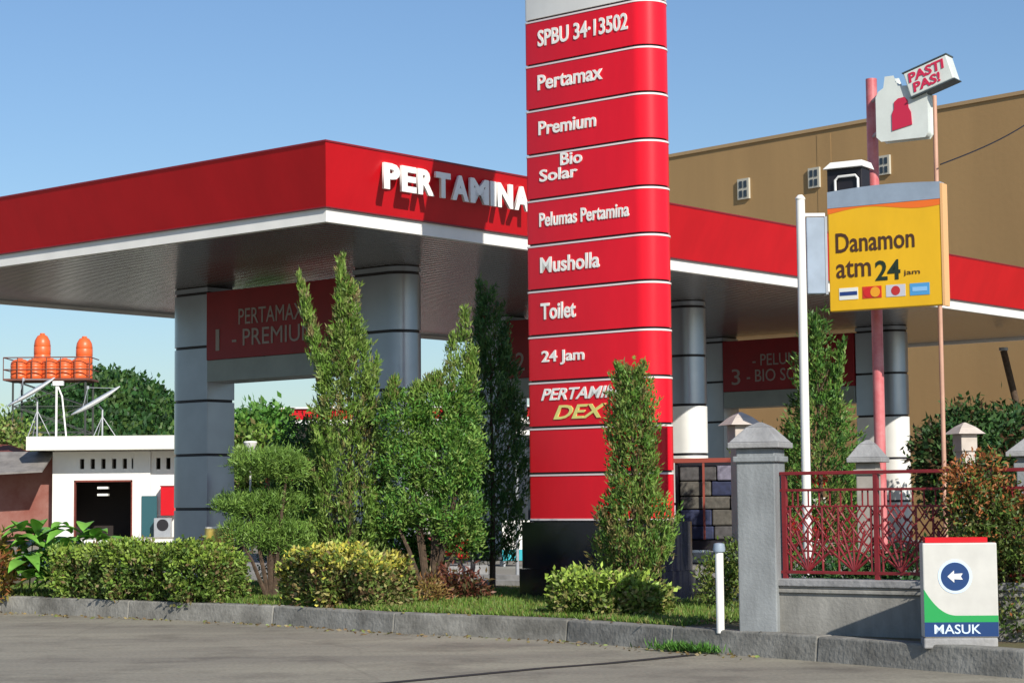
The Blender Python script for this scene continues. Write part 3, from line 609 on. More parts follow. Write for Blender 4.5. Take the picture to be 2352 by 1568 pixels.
while x < WL:
    MB().box(x, x + .045, .065, .115, 0, FH - .036).build('fence_post', IRON, fr)
    om = MB(); c0 = x + .0225 + SEC / 2; y = .09
    if c0 + SEC / 2 < WL:
        # upper lattice ring line
        om.box(c0 - SEC / 2 + .03, c0 + SEC / 2 - .03, y - .01, y + .01, FH - .36, FH - .345)
        for dx in (-.42, -.36, -.24, -.12, 0, .12, .24, .36, .42): om.tube([(c0 + dx, y, FH - .19), (c0 + dx, y, FH - .345)], .009, 5)
        for dx in (-.45, -.09, .09, .45): om.tube([(c0 + dx, y, .05), (c0 + dx, y, FH - .35)], .012, 5)
        for i_ in range(8):
            dx = -.42 + i_ * .12
            for zc in (.36, .52, .66): om.tube([(c0 + dx - .06, y, zc), (c0 + dx, y, zc + .08), (c0 + dx + .06, y, zc), (c0 + dx, y, zc - .08), (c0 + dx - .06, y, zc)], .011, 4)
        for dx in (-.26, 0, .26): om.tube([(c0 + dx - .08, y, FH - .35), (c0 + dx, y, FH - .48), (c0 + dx + .08, y, FH - .35)], .008, 5)
        # fan of bars from foot centres, with diamonds
        for s in (-1, 1):
            base = c0 + s * SEC / 4
            for ang in (-52, -34, -17, 0, 17, 34, 52):
                ll = .42 if abs(ang) < 40 else .34; a = R_(ang); om.tube([(base, y, .08), (base + math.sin(a) * ll, y, .08 + math.cos(a) * ll)], .013, 5)
            om.tube([(base + math.sin(a) * .3, y, .08 + math.cos(a) * .3) for a in np.linspace(-1, 1, 11)], .010, 5)
            om.tube([(base + math.sin(a) * .2, y, .08 + math.cos(a) * .2) for a in np.linspace(-1.1, 1.1, 11)], .010, 5)
            for dx, zc in ((-.12, .50), (.12, .50), (0, .42), (0, .58)):
                om.tube([(base + dx - .055, y, zc), (base + dx, y, zc + .075), (base + dx + .055, y, zc), (base + dx, y, zc - .075), (base + dx - .055, y, zc)], .010, 5)
        om.build('ornament', IRON, fr)
    x += SEC; k += 1
bush('dark_shrub', gz(1985, 21.6), [(0, .1, .35, .45, .3, .4), (-.5, .15, .3, .35, .3, .35), (.45, 0, .4, .4, .3, .4)], 'dark leafy shrub growing just behind the middle of the red fence', pals=DK, ncl=520, k=12, L=.07, W=.035)
# far pillars of the other gate side
p_ = at(2335, 1090, 24.5); capped_post((p_.x, 24.5, KH), PRZ, .44, at(2350, 1048, 24.5).z - KH, 'grey gate pillar at the right edge behind the red tipped shrub', cap=.66)
p_ = at(1966, 1090, 23.5); capped_post((p_.x, 23.5, KH), PRZ, .24, at(1990, 1062, 23.5).z - KH, 'pale gate pillar behind the red fence beside the pink pole', m=BEIGE, cap=.42)
# garden lanterns
def lantern(px, ytop, depth, label):
    p = at(px, ytop, depth); r = empty('stone_lantern', (p.x, depth, FZ), .3, label, 'lantern', 'small stone lanterns with pitched caps'); h = p.z - FZ
    MB().box(-.10, .10, -.10, .10, 0, h - .42).build('post', LANT, r)
    MB().box(-.13, .13, -.13, .13, h - .418, h - .17).build('lamp_house', LANT, r, bevel=.01)
    c = MB(); c.frustum(0, 0, h - .168, h - .07, .22, .12); c.frustum(0, 0, h - .069, h, .12, .015); c.build('cap', LANT, r)
lantern(1700, 946, 25.5, 'beige stone lantern just behind the cap of the tall grey gate pillar')
lantern(2215, 970, 29, 'beige stone lantern in front of the dark bushes, right of the thin pole')
# short white pipe post
w0 = G(1655, 1446, KH); r = empty('pipe_post', w0, 0, 'short white pipe post with a grey cap beside the grey gate pillar', 'post')
hp = at(1663, 1268, w0.y).z - KH
MB().lathe(0, 0, [(.042, -.03), (.042, hp), (.038, hp + .005)], 14).build('pipe', WHT, r, smooth=40)
MB().lathe(0, 0, [(.06, hp + .007), (.065, hp + .03), (.055, hp + .09), (.02, hp + .10)], 14).build('cap', SGREY, r, smooth=40)

# ================================================================== MASUK sign
m0 = G(2124, 1479, KH); m1 = G(2292, 1484, KH); d = Vector((m1.x - m0.x, m1.y - m0.y)); W = .675; mz = -.06
sg = empty('entrance_sign', m0, mz, 'white MASUK box sign with blue arrow disc and green swoosh on the kerb', 'sign')
h1 = .86; zb0 = .06
MB().box(-.005, W - .01, .0, .22, -.04, zb0 - .002).build('concrete_base', CONC, sg, bevel=.015)
MB().box(0, W, 0, .20, zb0, zb0 + h1).build('box', SWHT, sg, bevel=.012)
MB().box(.03, W - .08, .02, .18, zb0 + h1 + .002, zb0 + h1 + .05).build('red_top', RED, sg)
MB().box(.004, W - .004, -.004, -.0005, zb0 + .01, zb0 + .145).build('blue_band', BLUE, sg)
gs = MB(); pts = [(.004, .14)] + [(W - .004, .14), (W - .004, .20)]
for t in np.linspace(0, 1, 14): pts.append((W * (.45 - .45 * t) + .004 * t if True else 0, .20 + .24 * t ** 2.2))
gs.add([(x_, -.0045, zb0 + z_) for x_, z_ in pts] + [(x_, -.001, zb0 + z_) for x_, z_ in pts], [tuple(range(len(pts)))] + [(i, (i + 1) % len(pts), (i + 1) % len(pts) + len(pts), i + len(pts)) for i in range(len(pts))])
gs.build('green_swoosh', GREEN, sg)
def disc(cx, cz, r, y0, y1, n=40): 
    p = [(cx + r * math.cos(2 * math.pi * i / n), cz + r * math.sin(2 * math.pi * i / n)) for i in range(n)]
    return MB().add([(a, y0, b) for a, b in p] + [(a, y1, b) for a, b in p], [tuple(range(n)), tuple(range(n, 2 * n))[::-1]] + [(i, (i + 1) % n, (i + 1) % n + n, i + n) for i in range(n)])
dx_, dz_ = .29, zb0 + .555
disc(dx_, dz_, .155, -.004, -.0005).build('disc_rim', mat('pale_blue', (.55, .68, .85), .4), sg)
dd = disc(dx_, dz_, .128, -.008, -.0045).build('arrow_disc', BLUE, sg)
ap = [(-.07, 0), (-.01, .055), (-.01, .024), (.068, .028), (.05, 0), (.068, -.028), (-.01, -.024), (-.01, -.055)]
MB().add([(dx_ + a, -.011, dz_ + b) for a, b in ap] + [(dx_ + a, -.0085, dz_ + b) for a, b in ap], [tuple(range(8))] + [(i, (i + 1) % 8, (i + 1) % 8 + 8, i + 8) for i in range(8)]).build('arrow', WLET, dd)
text('MASUK', .42, .085, mat('letter_pale', (.6, .72, .85), .4), sg, (.09, -.0045, zb0 + .035), (math.pi / 2, 0, 0), 'lettering', .004, bold=.01)

# ================================================================== POLE SIGNS
DD = 23.5
# pink pole
pt_, pb_ = at(2001, 182, DD + .4), at(2031, 1120, DD + .4)
sp = empty('pole_sign_assembly', (pt_.x, DD + .4, FZ), 0, 'pink steel pole carrying the white red lettered sign high above the yellow bank sign', 'sign pole')
ph = pt_.z - FZ; 
MB().tube([(0, 0, 0), (0, 0, ph)], .068, 14).build('pole', PINK, sp, smooth=50)
tp = at(2146, 220, DD + .2); tdx = tp.x - pt_.x
MB().tube([(tdx, -.2, 0), (tdx, -.2, tp.z - FZ)], .028, 10).build('thin_pole', mat('salmon_pole', (.60, .34, .24), .5, nscale=3, namt=.25), sp, smooth=50)
# upper box sign
SZ = math.atan2(-.565, .825) * .95
def sframe(px, py, depth, name, label=None, cat=None, parent=None):
    p = at(px, py, depth)
    o = bpy.data.objects.new(name, None); C.objects.link(o)
    if parent: o.parent = parent; o.location = Vector(p) - Vector(parent.location)
    else: o.location = p
    o.rotation_euler = (0, 0, SZ); return prop(o, label, cat)
q_ = at(2016, 324, DD); lo = Vector(q_) - Vector(sp.location)
Rm = Matrix.Translation(lo) @ Matrix.Rotation(SZ, 4, 'Z')
def pmb(): m = MB(); m.M = Rm; return m
bw, bh = .62, .60
can = pmb(); oc = [(.05, 0), (bw - .03, 0), (bw, .04), (bw, bh - .1), (bw - .08, bh), (.26, bh + .02), (.21, bh + .15), (.12, bh + .15), (.10, bh + .02), (.03, bh - .02), (0, bh - .08), (0, .05)]
no = len(oc); can.add([(x_, 0, z_) for x_, z_ in oc] + [(x_, .17, z_) for x_, z_ in oc], [tuple(range(no)), tuple(range(no, 2 * no))[::-1]] + [(i, (i + 1) % no, (i + 1) % no + no, i + no) for i in range(no)])
CANM = mat('sign_white', (.66, .70, .66), .4, nscale=4, namt=.12)
cb = can.build('sign_box', CANM, sp, bevel=.015)
m = pmb(); bl_ = [(.19, .10), (.44, .15), (.43, .30), (.40, .36), (.39, .45), (.35, .49), (.27, .48), (.22, .44), (.22, .36), (.19, .30)]
nb = len(bl_); m.add([(x_, -.012, z_) for x_, z_ in bl_] + [(x_, -.001, z_) for x_, z_ in bl_], [tuple(range(nb))] + [(i, (i + 1) % nb, (i + 1) % nb + nb, i + nb) for i in range(nb)]); m.build('red_patch', mat('crimson', (.52, .02, .06), .45), cb)
R2 = Rm @ Matrix.Translation((.45, -.04, bh - .13)) @ Matrix.Rotation(R_(-17), 4, 'Y')
m = MB(); m.M = R2; m.box(0, .56, -.02, .20, 0, .30); bd = m.build('slogan_board', CANM, sp, bevel=.012)
m = MB(); m.M = R2; m.box(-.01, .57, -.03, .21, .302, .315).box(-.01, .57, -.03, .21, -.015, -.002); m.build('board_edge', mat('dark_edge', (.06, .08, .09), .5), bd)
for s_t, xo, zo, w_ in (('PASTI', .04, .16, .47), ('PAS!', .06, .03, .36)):
    t_ = text(s_t, w_, .115, mat('crimson_letter', (.55, .02, .07), .4), bd, (0, 0, 0), (0, 0, 0), 'lettering', .008, bold=.03, shear=.15)
    t_.matrix_local = R2 @ Matrix.Translation((xo, -.021, zo)) @ Matrix.Rotation(math.pi / 2, 4, 'X')
m = MB(); 
for z_ in (.12, .55): m.M = Matrix.Identity(4); m.tube([(0, 0, lo.z + z_), (lo.x + .02, lo.y + .02, lo.z + z_)], .022, 6)
m.build('sign_bracket', GREYM, sp)
# yellow bank sign
q_ = at(1906, 716, DD); ds = empty('bank_sign', q_, SZ, 'yellow bank machine box sign with a blue grey top band mounted on the pink pole', 'sign')
q2 = PL(2166, 702, Vector(q_), Vector((-math.sin(SZ), math.cos(SZ), 0))); dW = (Vector((q2.x, q2.y)) - Vector((q_.x, q_.y))).length
dH = at(1906, 442, DD).z - q_.z; dY = at(1906, 480, DD).z - q_.z
MB().box(0, dW, 0, .14, 0, dY).build('box', YEL, ds, bevel=.012)
gm = MB(); n = 18; top = [(dW * i / n, dH + .03 * math.sin(math.pi * i / n)) for i in range(n + 1)]; lo_ = [(dW * i / n, dY + .002 + 0 * i) for i in range(n, -1, -1)]; oc = top + lo_; no = len(oc)
gm.add([(x_, -.006, z_) for x_, z_ in oc] + [(x_, .14, z_) for x_, z_ in oc], [tuple(range(no)), tuple(range(no, 2 * no))[::-1]] + [(i, (i + 1) % no, (i + 1) % no + no, i + no) for i in range(no)]); gm.build('top_band', SGREY, ds)
om = MB(); lo_ = [(dW * i / n, dY - .02 - .035 * math.sin(math.pi * 2 * i / n + 2.6) - .03) for i in range(n + 1)]; hi = [(dW * i / n, dY - .002) for i in range(n, -1, -1)]; oc = lo_ + hi; no = len(oc)
om.add([(x_, -.003, z_) for x_, z_ in oc] + [(x_, 0, z_) for x_, z_ in oc], [tuple(range(no))] + [(i, (i + 1) % no, (i + 1) % no + no, i + no) for i in range(no)]); om.build('orange_wave', mat('orange_wave', (.80, .16, .02), .4), ds)
MB().box(dW + .001, dW + .03, -.008, .15, -.01, dH - .02).build('side_frame', mat('salmon_frame', (.75, .42, .18), .45), ds)
TXT = mat('brown_black', (.07, .03, .015), .5); rr = (math.pi / 2, 0, 0)
text('Danamon', dW * .70, .235, TXT, ds, (dW * .07, -.001, dY - .54), rr, 'lettering', .006, bold=.012, tilt=.0)
text('atm', dW * .31, .20, TXT, ds, (dW * .07, -.001, dY - .84), rr, 'lettering', .006, bold=.008)
text('24', dW * .22, .235, mat('dark_green_black', (.015, .03, .015), .5), ds, (dW * .42, -.001, dY - .90), rr, 'lettering', .006, bold=.02)
text('jam', dW * .14, .07, TXT, ds, (dW * .67, -.001, dY - .87), rr, 'lettering', .006)
for i, (c1, c2) in enumerate((((.75, .76, .7), (.02, .05, .2)), ((.60, .04, .02), (.80, .35, .02)), ((.55, .55, .6), (.5, .03, .03)), ((.08, .32, .62), (.25, .5, .8)))):
    x0 = dW * (.09 + .21 * i); lg = MB().box(x0, x0 + dW * .17, -.005, -.0005, .13, .27).build('card_logo', mat('logo_a%d' % i, c1, .4), ds)
    if i == 1:
        disc(x0 + dW * .055, .20, .06, -.009, -.006, 20).build('logo_mark', mat('logo_r', (.6, .02, .02), .4), lg); disc(x0 + dW * .115, .20, .06, -.0115, -.0095, 20).build('logo_mark', mat('logo_b%d' % i, c2, .4), lg)
    elif i == 0: MB().box(x0 + .01, x0 + dW * .17 - .01, -.008, -.0055, .18, .225).build('logo_mark', mat('logo_b%d' % i, c2, .4), lg)
    elif i == 2: disc(x0 + dW * .085, .20, .055, -.008, -.0055, 20).build('logo_mark', mat('logo_b%d' % i, c2, .4), lg)
    else: MB().box(x0 + .03, x0 + dW * .17 - .03, -.008, -.0055, .175, .225).build('logo_mark', mat('logo_b%d' % i, c2, .4), lg)
# black and white loudspeaker / lamp unit above it
q_ = at(1896, 441, DD + .1); fu = empty('floodlight', q_, SZ, 'black floodlight box with white top plate above the yellow bank sign', 'floodlight')
MB().box(0, .45, .05, .30, 0, .27).build('housing', BLK, fu, bevel=.01)
MB().add([(-.02, -.02, .272), (.48, -.02, .272), (.48, .36, .272), (-.02, .36, .272), (.06, .02, .35), (.46, .02, .35), (.46, .32, .35), (.06, .32, .35)], [(0, 3, 2, 1), (4, 5, 6, 7), (0, 1, 5, 4), (1, 2, 6, 5), (2, 3, 7, 6), (3, 0, 4, 7)]).build('top_plate', WHT, fu)
MB().tube([(.12, .02, .005), (.12, .02, .13), (.16, .02, .17), (.38, .02, .17), (.41, .02, .13), (.41, .02, .005)], .016, 6).build('bracket', WHT, fu, smooth=50)
# white pole with grey flag panel
wpb = at(1857, 1070, 22.9); wt = at(1839, 460, 22.9)
wpz = empty('white_sign_pole', (wpb.x - .03, 22.9, FZ), 0, 'white pole with a narrow grey panel, left of the yellow bank sign', 'sign pole')
MB().tube([(0, 0, 0), (0, 0, wt.z - FZ)], .052, 14).build('pole', WHT, wpz, smooth=50)
MB().lathe(0, 0, [(.055, wt.z - FZ + .001), (.062, wt.z - FZ + .02), (.03, wt.z - FZ + .06)], 12).build('finial', WHT, wpz, smooth=40)
pz0 = at(1860, 675, 22.9).z - FZ; pz1 = at(1860, 500, 22.9).z - FZ
MB().box(.06, .27, -.03, .10, pz0, pz1).build('panel', SGREY, wpz, bevel=.01); MB().box(.271, .30, -.03, .12, pz0 - .01, pz1 + .01).build('panel_frame', GREYM, wpz)
MB().box(-.03, .28, -.02, .02, pz1 + .012, pz1 + .05).build('arm', WHT, wpz)

# ================================================================== TAN BUILDING
bt = R_(42.8); bd_ = Vector((-math.sin(bt), math.cos(bt), 0)); bn = Vector((-math.cos(bt), -math.sin(bt), 0))
B0 = at(2352, 208, 62); BH = B0.z; Bo = Vector((B0.x, B0.y, 0)) - bd_ * 14
tbld = empty('tan_warehouse', Bo, math.atan2(bd_.y, bd_.x), 'large windowless looking tan building rising behind the right half of the canopy', 'building')
# local x along bd_, local y = rot90 -> pointing away (left of direction)
def on_b(px, py):
    p = PL(px, py, Bo, bn); return (Vector((p.x, p.y, 0)) - Bo).dot(bd_), p.z
xl, _ = on_b(1440, 380); BL = xl
sgn = 1 if Vector((-bd_.y, bd_.x, 0)).dot(bn) < 0 else -1
MB().box(0, BL, 0 if sgn > 0 else -30, 30 if sgn > 0 else 0, -.1, BH).build('wall', TAN, tbld)
MB().box(-.2, BL + .2, -.06 if sgn > 0 else 0, 0 if sgn > 0 else .06, BH - .12, BH).build('cornice', TAN2, tbld)
for i in (3, 7):
    x0 = i * BL / 10; f_ = (-.012, -.001) if sgn > 0 else (.001, .012); MB().box(x0 - .3, x0 + .3, *f_, 0, BH - .26).build('pilaster', TAN, tbld)
for px, y0, y1 in ((1710, 413, 458), (1872, 388, 432), (2033, 360, 402)):
    xa, z1 = on_b(px - 13, y0); xb, _ = on_b(px + 13, y0); _, z0 = on_b(px, y1)
    f_ = -1 if sgn > 0 else 1
    yy = sorted((f_ * .09, f_ * .002)); w_ = MB().box(xb, xa, yy[0], yy[1], z0, z1).build('window', mat('pale_frame', (.50, .47, .38), .6), tbld)
    yy = sorted((f_ * .11, f_ * .092)); a_ = (xa - xb)
    g_ = MB()
    for cx_ in (0, 1):
        for cz_ in (0, 1):
            g_.box(xb + a_ * (.17 + .40 * cx_), xb + a_ * (.42 + .40 * cx_), yy[0], yy[1], z0 + (z1 - z0) * (.10 + .46 * cz_), z0 + (z1 - z0) * (.42 + .46 * cz_))
    g_.build('pane', GLASS, w_)
# ================================================================== LEFT SHOP BUILDING
SD = 75.
sx = lambda px, d=SD: at(px, 1150, d).x
sz = lambda py, px=250, d=SD: at(px, py, d).z
shp = empty('white_shop_building', (sx(120), SD, FZ), 0, 'low white flat roofed shop with dark doorway and vent holes, left of canopy pillar', 'building')
X = lambda px: sx(px) - sx(120); Z = lambda py: sz(py) - FZ
wb = MB(); Dk = .5
# front wall with openings: pieces
wb.box(0, X(172), 0, .25, 0, Z(1036)).box(X(302), X(345), 0, .25, 0, Z(1036)).box(X(172), X(302), 0, .25, Z(1105), Z(1076)).box(X(172), X(302), 0, .25, Z(1053), Z(1036))
hx = [163 + i * 24.6 for i in range(7)]
prev = X(172)
for h_ in hx[0:]:
    a_, b_ = X(h_ - 5), X(h_ + 5)
    if a_ > prev: wb.box(prev, a_, 0, .25, Z(1076), Z(1053)); 
    prev = max(prev, b_)
wb.box(prev, X(302), 0, .25, Z(1076), Z(1053)) if X(302) > prev else None
wb.box(X(345.2), X(560), .1, .3, 0, Z(1078)).box(X(345.2), X(357), .1, .3, Z(1078), Z(1036)).box(X(367), X(380), .1, .3, Z(1078), Z(1036)).box(X(390), X(560), .1, .3, Z(1078), Z(1036)).box(X(357), X(367), .1, .3, Z(1052), Z(1036)).box(X(380), X(390), .1, .3, Z(1052), Z(1036))
wb.box(0, .2, .25, 8, 0, Z(1036))
wb.build('wall', WHT, shp)
MB().box(.2, X(560), 2.5, 2.7, 0, Z(1036)).box(.2, X(560), .5, 2.5, -.02, .0).build('interior', DRK, shp)
rm = MB(); rm.box(X(78), X(560), -1.3, 8.5, Z(1034), Z(1003)).build('roof_slab', mat('white_slab', (.80, .79, .70), .6, nscale=.6, namt=.12), shp)
dfm = MB(); dfm.box(X(170), X(173), -.02, .2, 0, Z(1103)).box(X(301), X(304), -.02, .2, 0, Z(1103)).box(X(170), X(304), -.02, .2, Z(1106), Z(1102)); dfm.build('door_frame', ROOFR, shp)
MB().box(X(222), X(246), .1, .4, Z(1122), Z(1117)).box(X(222), X(246), .1, .4, Z(1138), Z(1133)).build('ceiling_lamp', mat('lamp_white', (.8, .8, .75), .5), shp)
MB().box(X(326), X(361), -.06, -.002, .1, Z(1139)).build('window', mat('teal_glass', (.03, .10, .12), .2), shp)
aw = MB(); aw.add([(X(-60), -1.5, Z(1092)), (X(118), -1.5, Z(1084)), (X(118), .5, Z(1038)), (X(-60), .5, Z(1038)), (X(-60), -1.5, Z(1088)), (X(118), -1.5, Z(1080)), (X(118), .5, Z(1034)), (X(-60), .5, Z(1034))], [(0, 3, 2, 1), (4, 5, 6, 7), (0, 1, 5, 4), (1, 2, 6, 5), (2, 3, 7, 6), (3, 0, 4, 7)]); aw.build('lean_to_roof', mat('old_sheet', (.26, .24, .22), .7, nscale=2, namt=.4), shp)
MB().box(X(-60), -.01, .6, .8, 0, Z(1040)).build('side_wall', mat('pinkish_wall', (.33, .17, .14), .8, nscale=.8, col2=(.22, .07, .05)), shp)
ac = empty('condenser_unit', (sx(360), SD - .6, FZ), 0, 'grey air conditioner box standing against the white shop', 'air conditioner')
MB().box(0, X(398) - X(360), 0, .35, .02, Z(1190)).build('casing', GREYM, ac, bevel=.02)
disc(.33, .55, .22, -.01, -.001, 24).build('fan_grille', BLK, ac)
rb = empty('red_notice_box', (sx(373), SD - .4, FZ + .9), 0, 'red box fixed at the white shop corner beside the left canopy pillar', 'box')
MB().box(0, X(405) - X(373), 0, .3, 0, Z(1112) - Z(1178)).build('box', RED, rb, bevel=.02)
MB().box(-.02, X(405) - X(373) + .02, -.02, .32, Z(1112) - Z(1178) + .002, Z(1112) - Z(1178) + .04).build('lid', DRED, rb)
# low white wall
lw = empty('low_white_wall', (sx(186, 71), 71, FZ), 0, 'low white wall showing above the long hedge', 'wall')
MB().box(0, sx(408, 71) - sx(186, 71), 0, .2, -.02, at(250, 1234, 71).z - FZ - .05).build('wall_body', WHT, lw); MB().box(-.03, sx(408, 71) - sx(186, 71), -.03, .23, at(250, 1234, 71).z - FZ - .048, at(250, 1234, 71).z - FZ).build('coping', BEIGE, lw)
# red tiled roof far left
hr = empty('tiled_roof_house', (sx(-60, 79), 79, FZ), 0, 'house corner with a dark red tiled roof at the far left edge', 'house')
zz1 = at(0, 1030, 79).z - FZ; MB().box(-3, .8, 0, 6, 0, zz1 - .2).build('wall', mat('pinkish_wall2', (.33, .2, .17), .8), hr)
MB().add([(-3.5, -.6, zz1 - .2), (1.5, -.6, zz1 - .25), (1.5, 6, zz1 - .2), (-3.5, 6, zz1 - .2), (-3.2, 3, zz1 + .4), (.6, 3, zz1 + .25)], [(0, 1, 5, 4), (1, 2, 5), (2, 3, 4, 5), (3, 0, 4), (0, 3, 2, 1)]).build('roof', ROOFR, hr)
# satellite dishes on the slab roof
def dish(x0, y0, x1, y1, mx, my, label, dist=78.):
    a = at(x0, y0, dist); b = at(x1, y1, dist); c = (a + b) / 2; ax = (b - a); r = ax.length / 2
    root = empty('satellite_dish', (at(mx, 1000, dist).x, dist, Z(1003) + FZ), 0, label, 'satellite dish', 'satellite dishes on the white shop roof')
    dmb = MB(); nrm = Vector((ax.z, 0, -ax.x)).normalized(); nrm = nrm if nrm.z > 0 else -nrm; nrm = nrm.normalized(); e1 = ax.normalized(); vw = (Vector(c) - CAM).normalized() + Vector((0, 0, .05)); e2 = (vw - e1 * vw.dot(e1)).normalized(); nrm = e1.cross(e2); nrm = nrm if nrm.z > 0 else -nrm; off = Vector(c) - Vector(root.location); vs = []; fs = []; nr, na = 6, 28
    for i in range(nr + 1):
        rr = r * i / nr
        for j in range(na): an = 2 * math.pi * j / na; vs.append(tuple(off + e1 * rr * math.cos(an) + e2 * rr * math.sin(an) - nrm * .11 * r * (1 - (i / nr) ** 2)))
    for i in range(nr):
        for j in range(na): fs.append((i * na + j, i * na + (j + 1) % na, (i + 1) * na + (j + 1) % na, (i + 1) * na + j))
    dmb.add(vs, fs); o = dmb.build('reflector', mat('dish_white', (.75, .75, .72), .5), root, smooth=60); sm = o.modifiers.new('solid', 'SOLIDIFY'); sm.thickness = .03
    mt = MB(); bc = off - nrm * .25 * r; mt.tube([(0, 0, 0), (0, 0, max(.2, bc.z - .12)), tuple(bc)], .035, 7)
    for an in (0, 2.1, 4.2): mt.tube([(math.cos(an) * .55 * r, math.sin(an) * .5 * r, 0), (0, 0, bc.z * .7)], .018, 5)
    mt.build('mast', GREYM, root, smooth=50)
    fd = MB(); tip = off + nrm * .55 * r
    for an in (0, 2.1, 4.2): fd.tube([tuple(off + e1 * r * .9 * math.cos(an) + e2 * r * .9 * math.sin(an)), tuple(tip)], .012, 4)
    fd.lathe(tip.x, tip.y, [(.05, tip.z - .06), (.05, tip.z + .06)], 8); fd.build('feed_horn', GREYM, root)
dish(18, 932, 126, 868, 85, 940, 'larger white satellite dish seen edge on at the left of the shop roof')
dish(164, 952, 276, 888, 235, 950, 'white satellite dish seen edge on above the vent holes of the shop')
ap_ = empty('antenna_mast', (at(130, 1000, 77).x, 77, Z(1003) + FZ), 0, 'white two legged antenna mast between the two satellite dishes', 'antenna')
zt_ = at(130, 878, 77).z - ap_.location.z; MB().tube([(-.02, 0, 0), (-.02, 0, zt_)], .045, 8).tube([(.38, 0, 0), (.20, 0, zt_ * .75), (.02, 0, zt_ * .95)], .035, 8).build('mast', WHT, ap_, smooth=50)
MB().box(-.15, .25, -.1, .1, zt_ - .12, zt_ + .05).build('mount', WHT, ap_)
# orange water tanks on a steel tower
TD = 100.
tx = lambda px: at(px, 900, TD).x; tz = lambda py: at(120, py, TD).z
tw = empty('tank_tower', (tx(120), TD, 0), 0, 'dark steel tower platform carrying orange water tanks above the shop roof', 'water tower')
TX = lambda px: tx(px) - tx(120); pz = tz(876)
fm_ = MB()
for a_ in (40, 205):
    for y_ in (-.9, .9): fm_.tube([(TX(a_), y_, 0), (TX(a_), y_, pz)], .06, 6)
for i in range(6):
    z0_, z1_ = pz * i / 6, pz * (i + 1) / 6
    for y_ in (-.9, .9): fm_.tube([(TX(40), y_, z0_), (TX(205), y_, z1_)], .03, 4).tube([(TX(205), y_, z0_), (TX(40), y_, z1_)], .03, 4).tube([(TX(40), y_, z1_), (TX(205), y_, z1_)], .03, 4)
fm_.build('frame', mat('dark_steel', (.05, .055, .05), .6), tw)
MB().box(TX(20), TX(216), -1.1, 1.1, pz, pz + .1).build('platform', mat('rust', (.14, .05, .035), .7), tw)
rr_ = MB()
for z_ in (pz + .55, pz + 1.15): rr_.tube([(TX(20), -1.1, z_), (TX(216), -1.1, z_), (TX(216), 1.1, z_)], .03, 5).tube([(TX(20), -1.1, z_), (TX(20), 1.1, z_)], .03, 5)
for a_ in (20, 52, 85, 118, 150, 183, 216): rr_.tube([(TX(a_), -1.1, pz), (TX(a_), -1.1, pz + 1.15)], .025, 5)
rr_.build('railing', mat('rust', (.1, .1, .1)), tw)
def tank(px, z0, zt, r, label, y=0.):
    o = empty('water_tank', (tx(px), TD + y, z0), 0, label, 'water tank', 'orange water tanks on the tower'); h = zt - z0
    pr_ = [(r * .92, 0), (r, .08)]
    for i in range(4): z_ = .08 + (h * .72 - .08) * (i + 1) / 4; pr_ += [(r, z_ - .06), (r * .96, z_ - .03), (r, z_)]
    pr_ += [(r * .9, h * .84), (r * .6, h * .94), (r * .28, h * .97)]
    MB().lathe(0, 0, pr_, 20).build('tank_body', ORNG, o, smooth=50); MB().lathe(0, 0, [(r * .3, h * .965), (r * .3, h), (.05, h + .01)], 12).build('lid', ORNG, o)
tr2 = .42
tank(93, pz + .11, tz(764), .42, 'tall orange water tank on the left of the tower', .3); tank(190, pz + .11, tz(772), .42, 'tall orange water tank on the right of the tower', .3)
for px, nm in ((84, 'short orange water tank in front of the left tall tank'), (186, 'short orange water tank in front of the right tall tank'), (50, 'short orange water tank at the left end of the platform'), (120, 'short orange water tank between the two tall tanks'), (152, 'short orange water tank left of the tall right hand tank')): tank(px, pz + .11, tz(824), .47, nm, -.4)

# ================================================================== BACKGROUND SHOP WITH RED FASCIA
rb_ = empty('red_fascia_shop', (sx(640, 68), 68, FZ), 0, 'distant low shop with a red fascia seen between the bushes', 'building')
RX = lambda px: sx(px, 68) - sx(640, 68); RZ = lambda py: at(900, py, 68).z - FZ
MB().box(0, RX(1560), -.3, 5, RZ(962), RZ(938)).build('fascia', RED, rb_)
MB().box(0, RX(1560), -.28, 4.9, RZ(975), RZ(963)).build('white_strip', WHT, rb_); MB().box(-.05, RX(1560), -.4, 5, RZ(937.5), RZ(934)).build('roof_edge', WHT, rb_)
MB().box(.3, RX(1550), 1, 4.8, 0, RZ(976)).build('wall', mat('shop_wall', (.45, .42, .38), .8, nscale=1, namt=.2), rb_)
for a_, b_ in ((700, 820), (860, 960), (1000, 1100), (1150, 1240), (1300, 1400)): MB().box(RX(a_), RX(b_), .9, .999, .2, RZ(1010)).build('window', GLASS, rb_)
# lamp with white shade
lmp = empty('garden_lamp', (at(575, 1150, 57).x, 57, FZ), 0, 'white garden lamp with a flared shade left of the tall thuja', 'lamp')
zc = at(575, 1037, 57).z - FZ; MB().tube([(0, 0, 0), (0, 0, zc)], .03, 8).build('post', WHT, lmp, smooth=50)
MB().lathe(0, 0, [(.08, zc), (.20, zc + .26), (.18, zc + .30), (.05, zc + .31)], 16).build('shade', WHT, lmp, smooth=50)

